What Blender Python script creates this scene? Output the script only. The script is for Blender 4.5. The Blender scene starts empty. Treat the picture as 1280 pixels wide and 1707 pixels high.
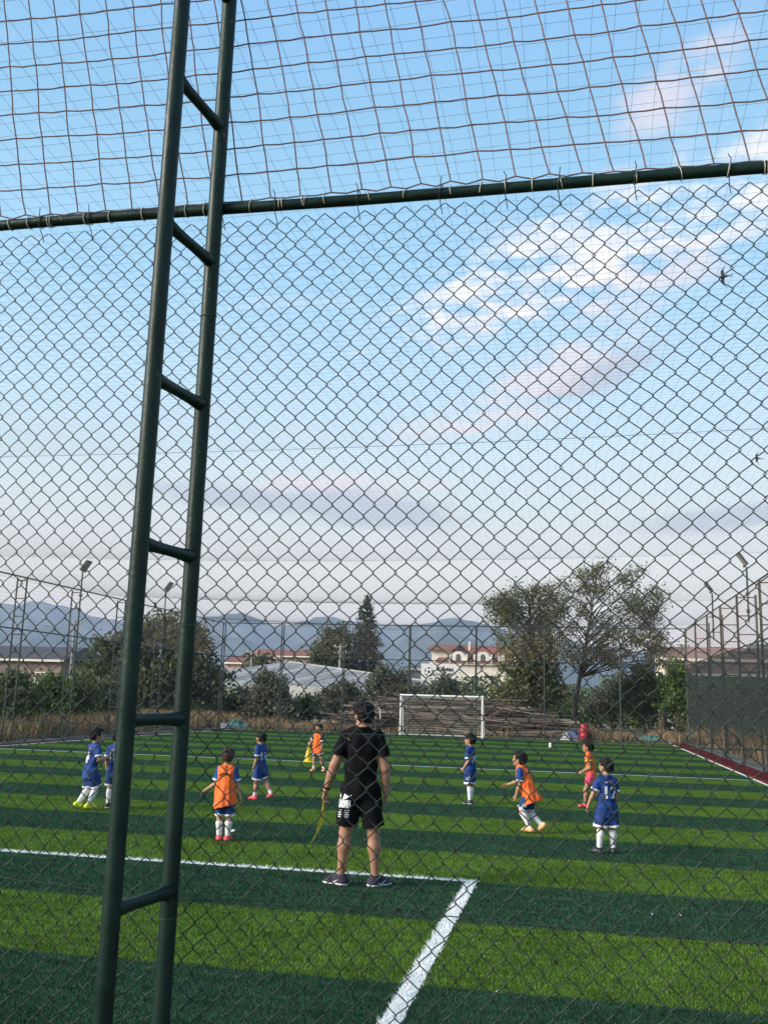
import bpy, bmesh, math, random
import numpy as np
from mathutils import Vector, Matrix
from mathutils.bvhtree import BVHTree

random.seed(7)
rng = np.random.default_rng(7)
scene = bpy.context.scene
COL = scene.collection
rad = math.radians

# ------------------------------------------------------------------ camera
F_PX, PITCH, ROLL, YAW, EYE = 1588.8, rad(11.036), rad(1.629), rad(11.422), 1.80


def camera_axes():
    cy, sy = math.cos(YAW), math.sin(YAW)
    f = Vector((-sy * math.cos(PITCH), cy * math.cos(PITCH), math.sin(PITCH)))
    r = Vector((cy, sy, 0)); u = r.cross(f)
    c, s = math.cos(ROLL), math.sin(ROLL)
    return c * r + s * u, c * u - s * r, f


CR, CU, CF = camera_axes()
cam_data = bpy.data.cameras.new('camera')
cam = bpy.data.objects.new('camera', cam_data)
COL.objects.link(cam)
cam.matrix_world = Matrix(((CR.x, CU.x, -CF.x, 0), (CR.y, CU.y, -CF.y, 0), (CR.z, CU.z, -CF.z, EYE), (0, 0, 0, 1)))
cam_data.sensor_fit = 'VERTICAL'
cam_data.sensor_height = 36
cam_data.sensor_width = 36
cam_data.lens = 36 * F_PX / 1707
cam_data.clip_start = 0.05
cam_data.clip_end = 40000
scene.camera = cam


def ray(px, py):
    return CF + CR * ((px - 640) / F_PX) - CU * ((py - 853.5) / F_PX)


def at(px, py, Y):
    """point at distance Y down the pitch seen in photo pixel (px, py)"""
    d = ray(px, py)
    return Vector((d.x * Y / d.y, Y, EYE + d.z * Y / d.y))


def gnd(px, py, z=0.0):
    d = ray(px, py)
    t = (z - EYE) / d.z
    return Vector((d.x * t, d.y * t, z))


# ------------------------------------------------------------------ world, sun, exposure
SUN_EL, SUN_AZ = rad(14), rad(240)      # low evening sun off to the left (azimuth from +Y towards +X)
world = bpy.data.worlds.new('World')
scene.world = world
world.use_nodes = True
world.cycles.sampling_method = 'MANUAL'
world.cycles.sample_map_resolution = 256


def build_world():
    nt = world.node_tree
    N = nt.nodes; L = nt.links
    N.clear()
    out = N.new('ShaderNodeOutputWorld'); bg = N.new('ShaderNodeBackground')
    L.new(bg.outputs[0], out.inputs[0])

    def val(x):
        return x
    def mth(op, a, b=None, clamp=False):
        n = N.new('ShaderNodeMath'); n.operation = op; n.use_clamp = clamp
        for i, v in enumerate((a, b)):
            if v is None: continue
            if isinstance(v, (int, float)): n.inputs[i].default_value = v
            else: L.new(v, n.inputs[i])
        return n.outputs[0]
    def mix(fac, a, b):
        n = N.new('ShaderNodeMix'); n.data_type = 'RGBA'; n.clamp_factor = True
        for s, v in ((0, fac), (6, a), (7, b)):
            if isinstance(v, (int, float)): n.inputs[s].default_value = v
            elif isinstance(v, tuple): n.inputs[s].default_value = (*v, 1)
            else: L.new(v, n.inputs[s])
        return n.outputs[2]
    def smooth(x, lo, hi):
        n = N.new('ShaderNodeMapRange'); n.interpolation_type = 'SMOOTHSTEP'
        L.new(x, n.inputs[0]); n.inputs[1].default_value = lo; n.inputs[2].default_value = hi
        return n.outputs[0]

    sky = N.new('ShaderNodeTexSky'); sky.sky_type = 'NISHITA'; sky.sun_disc = False
    sky.sun_elevation = SUN_EL; sky.sun_rotation = SUN_AZ
    sky.altitude = 50; sky.air_density = 1.0; sky.dust_density = 0.6; sky.ozone_density = 1.6
    tc = N.new('ShaderNodeTexCoord')
    sep = N.new('ShaderNodeSeparateXYZ'); L.new(tc.outputs['Generated'], sep.inputs[0])
    x, y, z = sep.outputs
    az = mth('MULTIPLY', mth('ARCTAN2', x, y), 57.2958)
    el = mth('MULTIPLY', mth('ARCSINE', z), 57.2958)
    # evening air: the clear-sky gradient, the same all round
    ramp = N.new('ShaderNodeValToRGB')
    L.new(mth('DIVIDE', el, 90.0, True), ramp.inputs[0])
    cr = ramp.color_ramp
    stops = [(0, (1.0, 0.77, 0.51)), (3.5, (0.95, 0.755, 0.54)), (7, (0.765, 0.69, 0.565)), (11, (0.59, 0.625, 0.585)), (16, (0.445, 0.585, 0.66)), (24, (0.27, 0.475, 0.635)), (33, (0.19, 0.39, 0.575)), (45, (0.155, 0.33, 0.6)), (90, (0.08, 0.2, 0.45))]
    cr.elements[0].position = 0; cr.elements[0].color = (*stops[0][1], 1)
    cr.elements[1].position = 1; cr.elements[1].color = (*stops[-1][1], 1)
    for p, c in stops[1:-1]:
        e = cr.elements.new(p / 90); e.color = (*c, 1)
    nish = N.new('ShaderNodeVectorMath'); nish.operation = 'SCALE'
    L.new(sky.outputs[0], nish.inputs[0]); nish.inputs['Scale'].default_value = SKY_GAIN
    base = mix(0.82, nish.outputs[0], ramp.outputs[0])

    # clouds: noise on the cloud deck, thick in a few banks, thin elsewhere
    den = mth('ADD', mth('MAXIMUM', z, 0.0), 0.09)
    comb = N.new('ShaderNodeCombineXYZ')
    L.new(mth('DIVIDE', x, den), comb.inputs[0]); L.new(mth('DIVIDE', y, den), comb.inputs[1])

    def noise(scale, detail, rough, off, stretch=(1, 1, 1), rot=0.0):
        mp = N.new('ShaderNodeMapping'); L.new(comb.outputs[0], mp.inputs[0])
        mp.inputs['Location'].default_value = off; mp.inputs['Scale'].default_value = stretch
        mp.inputs['Rotation'].default_value = (0, 0, rot)
        n = N.new('ShaderNodeTexNoise'); L.new(mp.outputs[0], n.inputs[0])
        n.inputs['Scale'].default_value = scale; n.inputs['Detail'].default_value = detail
        n.inputs['Roughness'].default_value = rough; n.inputs['Distortion'].default_value = 0.35
        return n.outputs[0]

    puff = noise(5.2, 6, 0.58, (1.3, 4.2, 0), (1.0, 1.5, 1), 0.35)
    fine = noise(13, 4, 0.6, (4.3, 0.2, 0), (1, 1.4, 1), 0.3)
    wisp = noise(2.4, 5, 0.62, (7.7, 2.1, 0), (0.55, 1.5, 1), 0.35)

    def bank(a0, e0, sa, se, tilt):
        """soft weight of one bank centred at azimuth a0, elevation e0 (degrees)"""
        da = mth('SUBTRACT', az, a0); de = mth('SUBTRACT', el, e0)
        c, s = math.cos(rad(tilt)), math.sin(rad(tilt))
        u = mth('ADD', mth('MULTIPLY', da, c / sa), mth('MULTIPLY', de, s / sa))
        v = mth('ADD', mth('MULTIPLY', da, -s / se), mth('MULTIPLY', de, c / se))
        q = mth('ADD', mth('MULTIPLY', u, u), mth('MULTIPLY', v, v))
        return mth('POWER', 2.71828, mth('MULTIPLY', q, -1.0))

    def union(lst):
        r = lst[0]
        for k in lst[1:]: r = mth('MAXIMUM', r, k)
        return r

    white_w = union([bank(0.0, 26.0, 9.5, 3.0, 22), bank(9.0, 28.2, 8, 2.4, 12), bank(-8.0, 23.4, 4.6, 1.3, 28), bank(13, 30.6, 5, 1.3, 8)])
    pink_w = union([bank(-4.8, 22.9, 5.2, 1.3, 14), bank(3.0, 24.2, 8, 2.2, 12), bank(-0.8, 19.6, 7, 1.6, 24), bank(-5.5, 16.6, 6.5, 1.0, 8),
                    bank(6.8, 34.2, 6.0, 1.7, 26), bank(-14, 12.6, 8, 0.8, -1)])
    lilac_w = union([bank(-12.5, 11.2, 6.0, 1.3, -5), bank(-20, 11.5, 6.5, 0.8, -3), bank(9.5, 10.6, 6.0, 0.75, 4), bank(1.5, 19.0, 4, 1.0, 20)])
    tone = mth('ADD', mth('MULTIPLY', puff, 0.7), mth('MULTIPLY', fine, 0.3))
    w_a = mth('MULTIPLY', smooth(mth('ADD', tone, mth('MULTIPLY', white_w, 0.10)), 0.47, 0.63), smooth(white_w, 0.0, 0.75))
    p_a = mth('MULTIPLY', smooth(mth('ADD', tone, mth('MULTIPLY', pink_w, 0.10)), 0.46, 0.66), smooth(pink_w, 0.0, 0.9))
    l_a = mth('MULTIPLY', smooth(mth('ADD', mth('ADD', mth('MULTIPLY', wisp, 0.6), mth('MULTIPLY', tone, 0.4)), mth('MULTIPLY', lilac_w, 0.22)), 0.46, 0.66), smooth(lilac_w, 0.0, 0.8))
    thin_a = mth('MULTIPLY', smooth(wisp, 0.56, 0.85), 0.45)

    col = mix(thin_a, base, (0.61, 0.535, 0.55))
    col = mix(mth('MULTIPLY', l_a, 0.72), col, (0.34, 0.345, 0.41))
    col = mix(mth('MULTIPLY', p_a, 0.48), col, (0.71, 0.535, 0.50))
    shade = smooth(fine, 0.35, 0.65)
    wc = mix(shade, (0.57, 0.555, 0.60), (0.76, 0.70, 0.62))
    col = mix(mth('MULTIPLY', w_a, 0.70), col, wc)
    L.new(col, bg.inputs[0])
    bg.inputs[1].default_value = SKY_STRENGTH


SKY_GAIN, SKY_STRENGTH = 0.12, 0.93
build_world()

sun_data = bpy.data.lights.new('sun', 'SUN')
sun_data.energy = 3.8
sun_data.angle = rad(27)
sun_data.color = (1.0, 0.90, 0.78)
sun = bpy.data.objects.new('sun', sun_data)
COL.objects.link(sun)
sdir = Vector((math.sin(SUN_AZ) * math.cos(SUN_EL + rad(10)), math.cos(SUN_AZ) * math.cos(SUN_EL + rad(10)), math.sin(SUN_EL + rad(10))))
sun.rotation_euler = sdir.to_track_quat('Z', 'Y').to_euler()

vs = scene.view_settings
vs.view_transform = 'Standard'
vs.look = 'None'
vs.exposure = 0.98
vs.gamma = 1.0
vs.use_curve_mapping = False
scene.cycles.use_denoising = True
scene.cycles.max_bounces = 4
scene.cycles.diffuse_bounces = 2
scene.cycles.glossy_bounces = 2
scene.cycles.transparent_max_bounces = 24
scene.cycles.volume_bounces = 0
scene.cycles.adaptive_threshold = 0.02

# ------------------------------------------------------------------ object helpers


def tag(o, label=None, cat=None, group=None, kind=None):
    if label: o['label'] = label
    if cat: o['category'] = cat
    if group: o['group'] = group
    if kind: o['kind'] = kind
    return o


def empty(name, loc=(0, 0, 0), rz=0.0):
    o = bpy.data.objects.new(name, None)
    o.location = loc; o.rotation_euler = (0, 0, rz)
    o.empty_display_size = 0.2
    COL.objects.link(o)
    return o


def link(name, me, material=None, parent=None, smooth=False):
    o = bpy.data.objects.new(name, me)
    if material is not None and not me.materials: me.materials.append(material)
    if smooth: me.polygons.foreach_set('use_smooth', np.ones(len(me.polygons), bool))
    COL.objects.link(o)
    o.parent = parent
    return o


def np_mesh(name, V, Fc):
    """V (n,3), Fc (m,k) same-size polygons"""
    V = np.asarray(V, np.float32); Fc = np.asarray(Fc, np.int32)
    me = bpy.data.meshes.new(name)
    m, k = Fc.shape
    me.vertices.add(len(V)); me.vertices.foreach_set('co', V.ravel())
    me.loops.add(m * k); me.loops.foreach_set('vertex_index', Fc.ravel())
    me.polygons.add(m)
    me.polygons.foreach_set('loop_start', np.arange(0, m * k, k, dtype=np.int32))
    me.polygons.foreach_set('loop_total', np.full(m, k, np.int32))
    me.update(calc_edges=True)
    me.validate()
    return me


class MB:
    """collects shapes for one mesh"""
    def __init__(s): s.v = []; s.f = []

    def add(s, vs_, fs):
        b = len(s.v); s.v += [tuple(p) for p in vs_]; s.f += [tuple(b + i for i in f) for f in fs]; return s

    def box(s, c, d, rz=0.0, rot=None):
        M = rot if rot is not None else Matrix.Rotation(rz, 3, 'Z')
        hx, hy, hz = d[0] / 2, d[1] / 2, d[2] / 2
        p = [Vector(c) + M @ Vector((sx * hx, sy * hy, sz * hz)) for sz in (-1, 1) for sx, sy in ((-1, -1), (1, -1), (1, 1), (-1, 1))]
        return s.add(p, [(3, 2, 1, 0), (4, 5, 6, 7), (0, 1, 5, 4), (1, 2, 6, 5), (2, 3, 7, 6), (3, 0, 4, 7)])

    def tube(s, pts, r, n=8, cap=True):
        pts = [Vector(p) for p in pts]
        rs = r if isinstance(r, (list, tuple)) else [r] * len(pts)
        t0 = (pts[1] - pts[0]).normalized()
        up = Vector((0, 0, 1)) if abs(t0.z) < 0.9 else Vector((1, 0, 0))
        a = t0.cross(up).normalized()
        ring = []
        for i, p in enumerate(pts):
            t = (pts[min(i + 1, len(pts) - 1)] - pts[max(i - 1, 0)]).normalized()
            a = (a - t * a.dot(t)).normalized(); b = t.cross(a)
            ring += [p + (a * math.cos(2 * math.pi * k / n) + b * math.sin(2 * math.pi * k / n)) * rs[i] for k in range(n)]
        fs = []
        for i in range(len(pts) - 1):
            for k in range(n):
                fs.append((i * n + k, i * n + (k + 1) % n, (i + 1) * n + (k + 1) % n, (i + 1) * n + k))
        if cap:
            fs.append(tuple(range(n))[::-1]); fs.append(tuple(range((len(pts) - 1) * n, len(pts) * n)))
        return s.add(ring, fs)

    def poly(s, pts, thick=None):
        """flat polygon, or a slab when a thickness vector is given"""
        n = len(pts)
        if thick is None: return s.add(pts, [tuple(range(n))])
        t = Vector(thick)
        q = [Vector(p) for p in pts] + [Vector(p) + t for p in pts]
        return s.add(q, [tuple(range(n))[::-1], tuple(range(n, 2 * n))] + [(i, (i + 1) % n, n + (i + 1) % n, n + i) for i in range(n)])

    def lathe(s, prof, c=(0, 0, 0), n=16):
        c = Vector(c); ps = []; fs = []
        for r, z in prof:
            ps += [c + Vector((r * math.cos(2 * math.pi * k / n), r * math.sin(2 * math.pi * k / n), z)) for k in range(n)]
        for i in range(len(prof) - 1):
            for k in range(n):
                fs.append((i * n + k, i * n + (k + 1) % n, (i + 1) * n + (k + 1) % n, (i + 1) * n + k))
        fs.append(tuple(range(n))[::-1]); fs.append(tuple(range((len(prof) - 1) * n, len(prof) * n)))
        return s.add(ps, fs)

    def mesh(s, name):
        me = bpy.data.meshes.new(name); me.from_pydata(s.v, [], s.f)
        bm = bmesh.new(); bm.from_mesh(me); bmesh.ops.recalc_face_normals(bm, faces=bm.faces); bm.to_mesh(me); bm.free()
        me.update(); return me

    def build(s, name, material, parent=None, smooth=False):
        o = link(name, s.mesh(name), material, parent)
        if smooth:
            me = o.data
            me.polygons.foreach_set('use_smooth', np.ones(len(me.polygons), bool))
            try: me.set_sharp_from_angle(angle=rad(50))
            except Exception: pass
        return o


def strands(paths, r, n=3):
    """many thin cords: paths is a list of (k,3) arrays; returns V, quads"""
    Vs, Fs, base = [], [], 0
    ang = np.arange(n) * 2 * np.pi / n
    for P in paths:
        P = np.asarray(P, float); k = len(P)
        T = np.gradient(P, axis=0); T /= np.linalg.norm(T, axis=1)[:, None] + 1e-12
        ref = np.array([0, 0, 1.0]) if abs(T[0, 2]) < 0.8 else np.array([0, 1.0, 0])
        A = np.cross(T, ref); A /= np.linalg.norm(A, axis=1)[:, None]
        B = np.cross(T, A)
        ring = P[:, None, :] + r * (np.cos(ang)[None, :, None] * A[:, None, :] + np.sin(ang)[None, :, None] * B[:, None, :])
        Vs.append(ring.reshape(-1, 3))
        i = np.arange(k - 1)[:, None] * n; j = np.arange(n)[None, :]; j2 = (j + 1) % n
        Fs.append(np.stack([i + j, i + j2, i + n + j2, i + n + j], -1).reshape(-1, 4) + base)
        base += k * n
    return np.concatenate(Vs), np.concatenate(Fs)


def strand_object(name, paths, r, material, parent=None, n=3):
    V, Fq = strands(paths, r, n)
    me = np_mesh(name, V, Fq)
    return link(name, me, material, parent, smooth=True)


def copy_tree(o, parent=None):
    c = o.copy(); COL.objects.link(c); c.parent = parent
    for ch in list(o.children): copy_tree(ch, c)
    return c


# ------------------------------------------------------------------ materials


def mat(name, color, rough=0.6, var=0.25, scale=8.0, bump=0.0, bscale=40.0, metal=0.0, spec=0.4, color2=None, island=0.0, trans=0.0, stretch=(1, 1, 1), coat=0.0):
    m = bpy.data.materials.new(name); m.use_nodes = True
    nt = m.node_tree; N = nt.nodes; L = nt.links
    b = N['Principled BSDF']
    b.inputs['Roughness'].default_value = rough; b.inputs['Metallic'].default_value = metal
    b.inputs['Specular IOR Level'].default_value = spec
    if coat: b.inputs['Coat Weight'].default_value = coat
    tc = N.new('ShaderNodeTexCoord'); mp = N.new('ShaderNodeMapping'); mp.inputs['Scale'].default_value = stretch
    L.new(tc.outputs['Object'], mp.inputs[0])
    nz = N.new('ShaderNodeTexNoise'); nz.inputs['Scale'].default_value = scale; nz.inputs['Detail'].default_value = 6
    L.new(mp.outputs[0], nz.inputs[0])
    c2 = color2 or tuple(min(1, c * (1 + var * 1.4)) for c in color)
    c1 = tuple(c * (1 - var) for c in color)
    rp = N.new('ShaderNodeValToRGB'); rp.color_ramp.elements[0].position = 0.32; rp.color_ramp.elements[1].position = 0.68
    rp.color_ramp.elements[0].color = (*c1, 1); rp.color_ramp.elements[1].color = (*c2, 1)
    L.new(nz.outputs[0], rp.inputs[0])
    colout = rp.outputs[0]
    if island:
        g = N.new('ShaderNodeNewGeometry')
        mr = N.new('ShaderNodeMapRange'); mr.inputs[3].default_value = 1 - island; mr.inputs[4].default_value = 1 + island
        L.new(g.outputs['Random Per Island'], mr.inputs[0])
        vm = N.new('ShaderNodeVectorMath'); vm.operation = 'SCALE'
        L.new(colout, vm.inputs[0]); L.new(mr.outputs[0], vm.inputs['Scale'])
        colout = vm.outputs[0]
    L.new(colout, b.inputs['Base Color'])
    if bump:
        n2 = N.new('ShaderNodeTexNoise'); n2.inputs['Scale'].default_value = bscale; n2.inputs['Detail'].default_value = 5
        L.new(mp.outputs[0], n2.inputs[0])
        bp = N.new('ShaderNodeBump'); bp.inputs['Strength'].default_value = bump; bp.inputs['Distance'].default_value = 0.02
        L.new(n2.outputs[0], bp.inputs['Height']); L.new(bp.outputs[0], b.inputs['Normal'])
    if trans:
        tr = N.new('ShaderNodeBsdfTranslucent'); L.new(colout, tr.inputs[0])
        mx = N.new('ShaderNodeMixShader'); mx.inputs[0].default_value = trans
        L.new(b.outputs[0], mx.inputs[1]); L.new(tr.outputs[0], mx.inputs[2])
        L.new(mx.outputs[0], N['Material Output'].inputs[0])
    return m


M = {}
M['green_paint'] = mat('green_paint', (0.0045, 0.019, 0.0135), 0.48, 0.35, 6, 0.12, 60, spec=0.22)
M['wire_green'] = mat('wire_green', (0.030, 0.040, 0.033), 0.55, 0.55, 30, spec=0.2)
M['wire_dark'] = mat('wire_dark', (0.03, 0.04, 0.036), 0.45, 0.3, 30)
M['net_cord'] = mat('net_cord', (0.15, 0.10, 0.092), 0.9, 0.3, 60)
M['roof_cord'] = mat('roof_cord', (0.10, 0.10, 0.11), 0.9, 0.2, 20)
M['tie_pale'] = mat('tie_pale', (0.45, 0.42, 0.34), 0.5, 0.3, 40)
M['fence_far'] = mat('fence_far', (0.028, 0.040, 0.036), 0.5, 0.25, 10)
M['fence_rust'] = mat('fence_rust', (0.060, 0.048, 0.038), 0.6, 0.45, 3, color2=(0.045, 0.05, 0.045))
M['net_side'] = mat('net_side', (0.30, 0.23, 0.20), 0.9, 0.2, 20)
M['white_metal'] = mat('white_metal', (0.74, 0.74, 0.72), 0.4, 0.1, 12)
M['white_line'] = mat('white_line', (0.74, 0.76, 0.73), 0.9, 0.12, 60, 0.8, 90, spec=0)
M['kerb_red'] = mat('kerb_red', (0.080, 0.020, 0.019), 0.9, 0.35, 5, 0.3, 50, spec=0)
M['kerb_left'] = mat('kerb_left', (0.06, 0.028, 0.025), 0.9, 0.35, 5, 0.3, 50, spec=0)


def chipped(m):
    """scuffs and rust specks through the paint"""
    N = m.node_tree.nodes; L = m.node_tree.links; b = N['Principled BSDF']
    src = b.inputs['Base Color'].links[0].from_socket
    tc = N.new('ShaderNodeTexCoord'); mp = N.new('ShaderNodeMapping'); mp.inputs['Scale'].default_value = (1, 1, 0.45); L.new(tc.outputs['Object'], mp.inputs[0])
    nz = N.new('ShaderNodeTexNoise'); nz.inputs['Scale'].default_value = 26; nz.inputs['Detail'].default_value = 7; nz.inputs['Roughness'].default_value = 0.7
    L.new(mp.outputs[0], nz.inputs[0])
    rp = N.new('ShaderNodeValToRGB'); rp.color_ramp.elements[0].position = 0.66; rp.color_ramp.elements[1].position = 0.68
    L.new(nz.outputs[0], rp.inputs[0])
    mx = N.new('ShaderNodeMix'); mx.data_type = 'RGBA'; L.new(rp.outputs[0], mx.inputs[0]); L.new(src, mx.inputs[6]); mx.inputs[7].default_value = (0.16, 0.105, 0.075, 1)
    n2 = N.new('ShaderNodeTexNoise'); n2.inputs['Scale'].default_value = 3.0; n2.inputs['Detail'].default_value = 6; L.new(tc.outputs['Object'], n2.inputs[0])
    r2 = N.new('ShaderNodeMapRange'); r2.inputs[1].default_value = 0.35; r2.inputs[2].default_value = 0.75; r2.inputs[3].default_value = 0.36; r2.inputs[4].default_value = 0.62
    L.new(n2.outputs[0], r2.inputs[0]); L.new(r2.outputs[0], b.inputs['Roughness'])
    L.new(mx.outputs[2], b.inputs['Base Color'])


chipped(M['green_paint'])
# ------------------------------------------------------------------ the setting: ground, turf, markings
STRIPE0, STRIPE = 6.50, 1.808
X_LEFT, X_RIGHT = -17.55, 4.55          # outer edges of the side lines
Y_NEAR, Y_FAR = 3.9, 47.75
FENCE_Y, FAR_Y, FX_L, FX_R = 3.42, 49.2, -18.62, 5.38
RAIL_Z, TOP_Z = 3.767, 5.55


def turf_material():
    m = bpy.data.materials.new('turf'); m.use_nodes = True
    nt = m.node_tree; N = nt.nodes; L = nt.links
    b = N['Principled BSDF']; b.inputs['Roughness'].default_value = 0.62; b.inputs['Specular IOR Level'].default_value = 0.0
    g = N.new('ShaderNodeNewGeometry'); sep = N.new('ShaderNodeSeparateXYZ'); L.new(g.outputs['Position'], sep.inputs[0])

    def mth(op, a, c=None):
        n = N.new('ShaderNodeMath'); n.operation = op
        for i, v in enumerate((a, c)):
            if v is None: continue
            if isinstance(v, (int, float)): n.inputs[i].default_value = v
            else: L.new(v, n.inputs[i])
        return n.outputs[0]
    def noise(scale, detail, stretch=(1, 1, 1)):
        mp = N.new('ShaderNodeMapping'); L.new(g.outputs['Position'], mp.inputs[0]); mp.inputs['Scale'].default_value = stretch
        n = N.new('ShaderNodeTexNoise'); L.new(mp.outputs[0], n.inputs[0])
        n.inputs['Scale'].default_value = scale; n.inputs['Detail'].default_value = detail
        return n.outputs[0]
    wob = mth('MULTIPLY', mth('SUBTRACT', noise(22, 5), 0.5), 0.16)
    q = mth('DIVIDE', mth('SUBTRACT', mth('ADD', sep.outputs[1], wob), STRIPE0), STRIPE * 2)
    fr = mth('FRACT', mth('ADD', q, 50.0))
    light = mth('LESS_THAN', fr, 0.5)
    def mix(f, a, c):
        n = N.new('ShaderNodeMix'); n.data_type = 'RGBA'
        for s, v in ((0, f), (6, a), (7, c)):
            if isinstance(v, tuple): n.inputs[s].default_value = (*v, 1)
            elif isinstance(v, (int, float)): n.inputs[s].default_value = v
            else: L.new(v, n.inputs[s])
        return n.outputs[2]
    n1 = noise(55, 6, (1, 0.55, 1)); n2 = noise(1.1, 4); n3 = noise(190, 3)
    dk = mix(n1, (0.020, 0.052, 0.028), (0.046, 0.108, 0.060))
    lt = mix(n1, (0.064, 0.124, 0.020), (0.122, 0.212, 0.040))
    col = mix(light, dk, lt)
    vm = N.new('ShaderNodeVectorMath'); vm.operation = 'SCALE'
    L.new(col, vm.inputs[0])
    rnd = N.new('ShaderNodeMapRange'); rnd.inputs[3].default_value = 0.92; rnd.inputs[4].default_value = 1.55
    L.new(g.outputs['Random Per Island'], rnd.inputs[0])
    n4 = noise(5.5, 6, (0.45, 1.5, 1))
    big = mth('MULTIPLY', mth('ADD', mth('MULTIPLY', n2, 0.7), 0.65), mth('ADD', mth('MULTIPLY', n4, 1.3), 0.35))
    L.new(mth('MULTIPLY', big, rnd.outputs[0]), vm.inputs['Scale'])
    L.new(vm.outputs[0], b.inputs['Base Color'])
    bp = N.new('ShaderNodeBump'); bp.inputs['Strength'].default_value = 0.75; bp.inputs['Distance'].default_value = 0.03
    L.new(mth('ADD', n1, mth('MULTIPLY', n3, 0.6)), bp.inputs['Height']); L.new(bp.outputs[0], b.inputs['Normal'])
    return m


M['turf'] = turf_material()
M['turf_base'] = M['turf'].copy()
# the base sheet is one island: no per-island variation there
for n in M['turf_base'].node_tree.nodes:
    if n.type == 'MAP_RANGE': n.inputs[3].default_value = 0.78; n.inputs[4].default_value = 0.78

M['earth'] = mat('earth', (0.17, 0.125, 0.078), 0.95, 0.35, 0.35, 0.6, 6, color2=(0.20, 0.165, 0.085))
ground = link('ground', np_mesh('ground', [(-9000, -3000, -0.03), (9000, -3000, -0.03), (9000, 12000, -0.03), (-9000, 12000, -0.03)], [(0, 1, 2, 3)]), M['earth'])
tag(ground, kind='structure')


def sheet(name, x0, x1, y0, y1, z, material, kind='structure'):
    o = link(name, np_mesh(name, [(x0, y0, z), (x1, y0, z), (x1, y1, z), (x0, y1, z)], [(0, 1, 2, 3)]), material)
    return tag(o, kind=kind)


sheet('concrete_apron', FX_L - 0.7, FX_R + 0.7, 0.6, FAR_Y + 0.6, -0.022, mat('concrete', (0.115, 0.105, 0.09), 0.9, 0.3, 1.5, 0.4, 30))
sheet('turf_pitch', X_LEFT + 0.02, X_RIGHT - 0.02, Y_NEAR, FAR_Y - 0.35, 0.0, M['turf_base'])

LINE_W = 0.10
BOX_X, BOX_Y = -1.04, 10.17
HALF_Y = 26.45
LINES = [  # x0, x1, y0, y1
    (-11.6, BOX_X + 0.062, BOX_Y - 0.05, BOX_Y + 0.05),         # penalty box front
    (BOX_X - 0.062, BOX_X + 0.062, 5.2, BOX_Y - 0.05),          # penalty box side
    (-11.6, -11.43, 5.2, BOX_Y - 0.05),
    (X_LEFT + 0.1, X_RIGHT - 0.1, HALF_Y - 0.05, HALF_Y + 0.05),
    (X_RIGHT - 0.1, X_RIGHT, Y_NEAR, Y_FAR),
    (X_LEFT, X_LEFT + 0.1, Y_NEAR, Y_FAR),
]
for x0, x1, y0, y1 in LINES:
    sheet('pitch_marking', x0 + .006, x1 - .006, y0 + .006, y1 - .006, 0.006, M['white_line'])


def fibres():
    """synthetic turf: leaning plastic fibres over the part of the pitch nearest the fence"""
    V, W = [], []
    bands = [(5.0, 6.6, 9000, 0.016), (6.6, 8.4, 6200, 0.018), (8.4, 10.6, 4000, 0.020), (10.6, 13.5, 2300, 0.022), (13.5, 16.5, 1200, 0.022), (16.5, 20, 700, 0.021), (20, 24, 350, 0.020)]
    for y0, y1, dens, hgt in bands:
        xl = -0.72 * y1 - 0.4; xr = 0.33 * y1 + 0.5
        n = int((xr - xl) * (y1 - y0) * dens)
        x = rng.uniform(xl, xr, n); y = rng.uniform(y0, y1, n)
        keep = (x > X_LEFT + .1) & (x < X_RIGHT - .1); x = x[keep]; y = y[keep]; n = len(x)
        a = rng.uniform(0, 2 * np.pi, n); h = hgt * rng.uniform(0.6, 1.3, n)
        wd = hgt * 0.20 * rng.uniform(0.7, 1.3, n)
        lean = h * rng.uniform(0.2, 1.1, n); la = rng.normal(2.4, 1.1, n)
        dx, dy = np.cos(a) * wd, np.sin(a) * wd
        z0 = np.full(n, -0.002)
        T = np.stack([np.stack([x - dx, y - dy, z0], 1), np.stack([x + dx, y + dy, z0], 1), np.stack([x + np.cos(la) * lean, y + np.sin(la) * lean, h], 1)], 1)
        white = np.zeros(n, bool)
        for q in LINES:
            jx = rng.normal(0, 0.006, n); jy = rng.normal(0, 0.006, n)
            white |= (x + jx > q[0]) & (x + jx < q[1]) & (y + jy > q[2]) & (y + jy < q[3])
        T[white, 2, :2] += rng.normal(0, 0.009, (int(white.sum()), 2)); T[white, 2, 2] *= 1.35
        V.append(T[~white]); W.append(T[white])
    for nm, A, m, lab in (('turf_fibres', V, M['turf'], 'short green plastic fibres of the striped artificial turf'), ('white_turf_fibres', W, M['white_line_fibre'], 'white plastic fibres along the pitch markings')):
        A = np.concatenate(A).reshape(-1, 3)
        o = link(nm, np_mesh(nm, A, np.arange(len(A)).reshape(-1, 3)), m)
        tag(o, lab, 'turf', kind='stuff')


M['white_line_fibre'] = mat('white_line_fibre', (0.72, 0.74, 0.71), 0.7, 0.1, 50, island=0.15)
fibres()

for nm, x0, x1, hz, km in (('kerb', X_RIGHT + 0.005, FX_R - 0.22, 0.09, 'kerb_red'), ('kerb', X_LEFT - 0.50, X_LEFT - 0.005, 0.05, 'kerb_left')):
    o = MB().box(((x0 + x1) / 2, (Y_NEAR + FAR_Y) / 2 - 0.2, hz / 2 - 0.03), (x1 - x0, FAR_Y - Y_NEAR, hz)).build(nm, M[km])
    tag(o, kind='structure')


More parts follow.
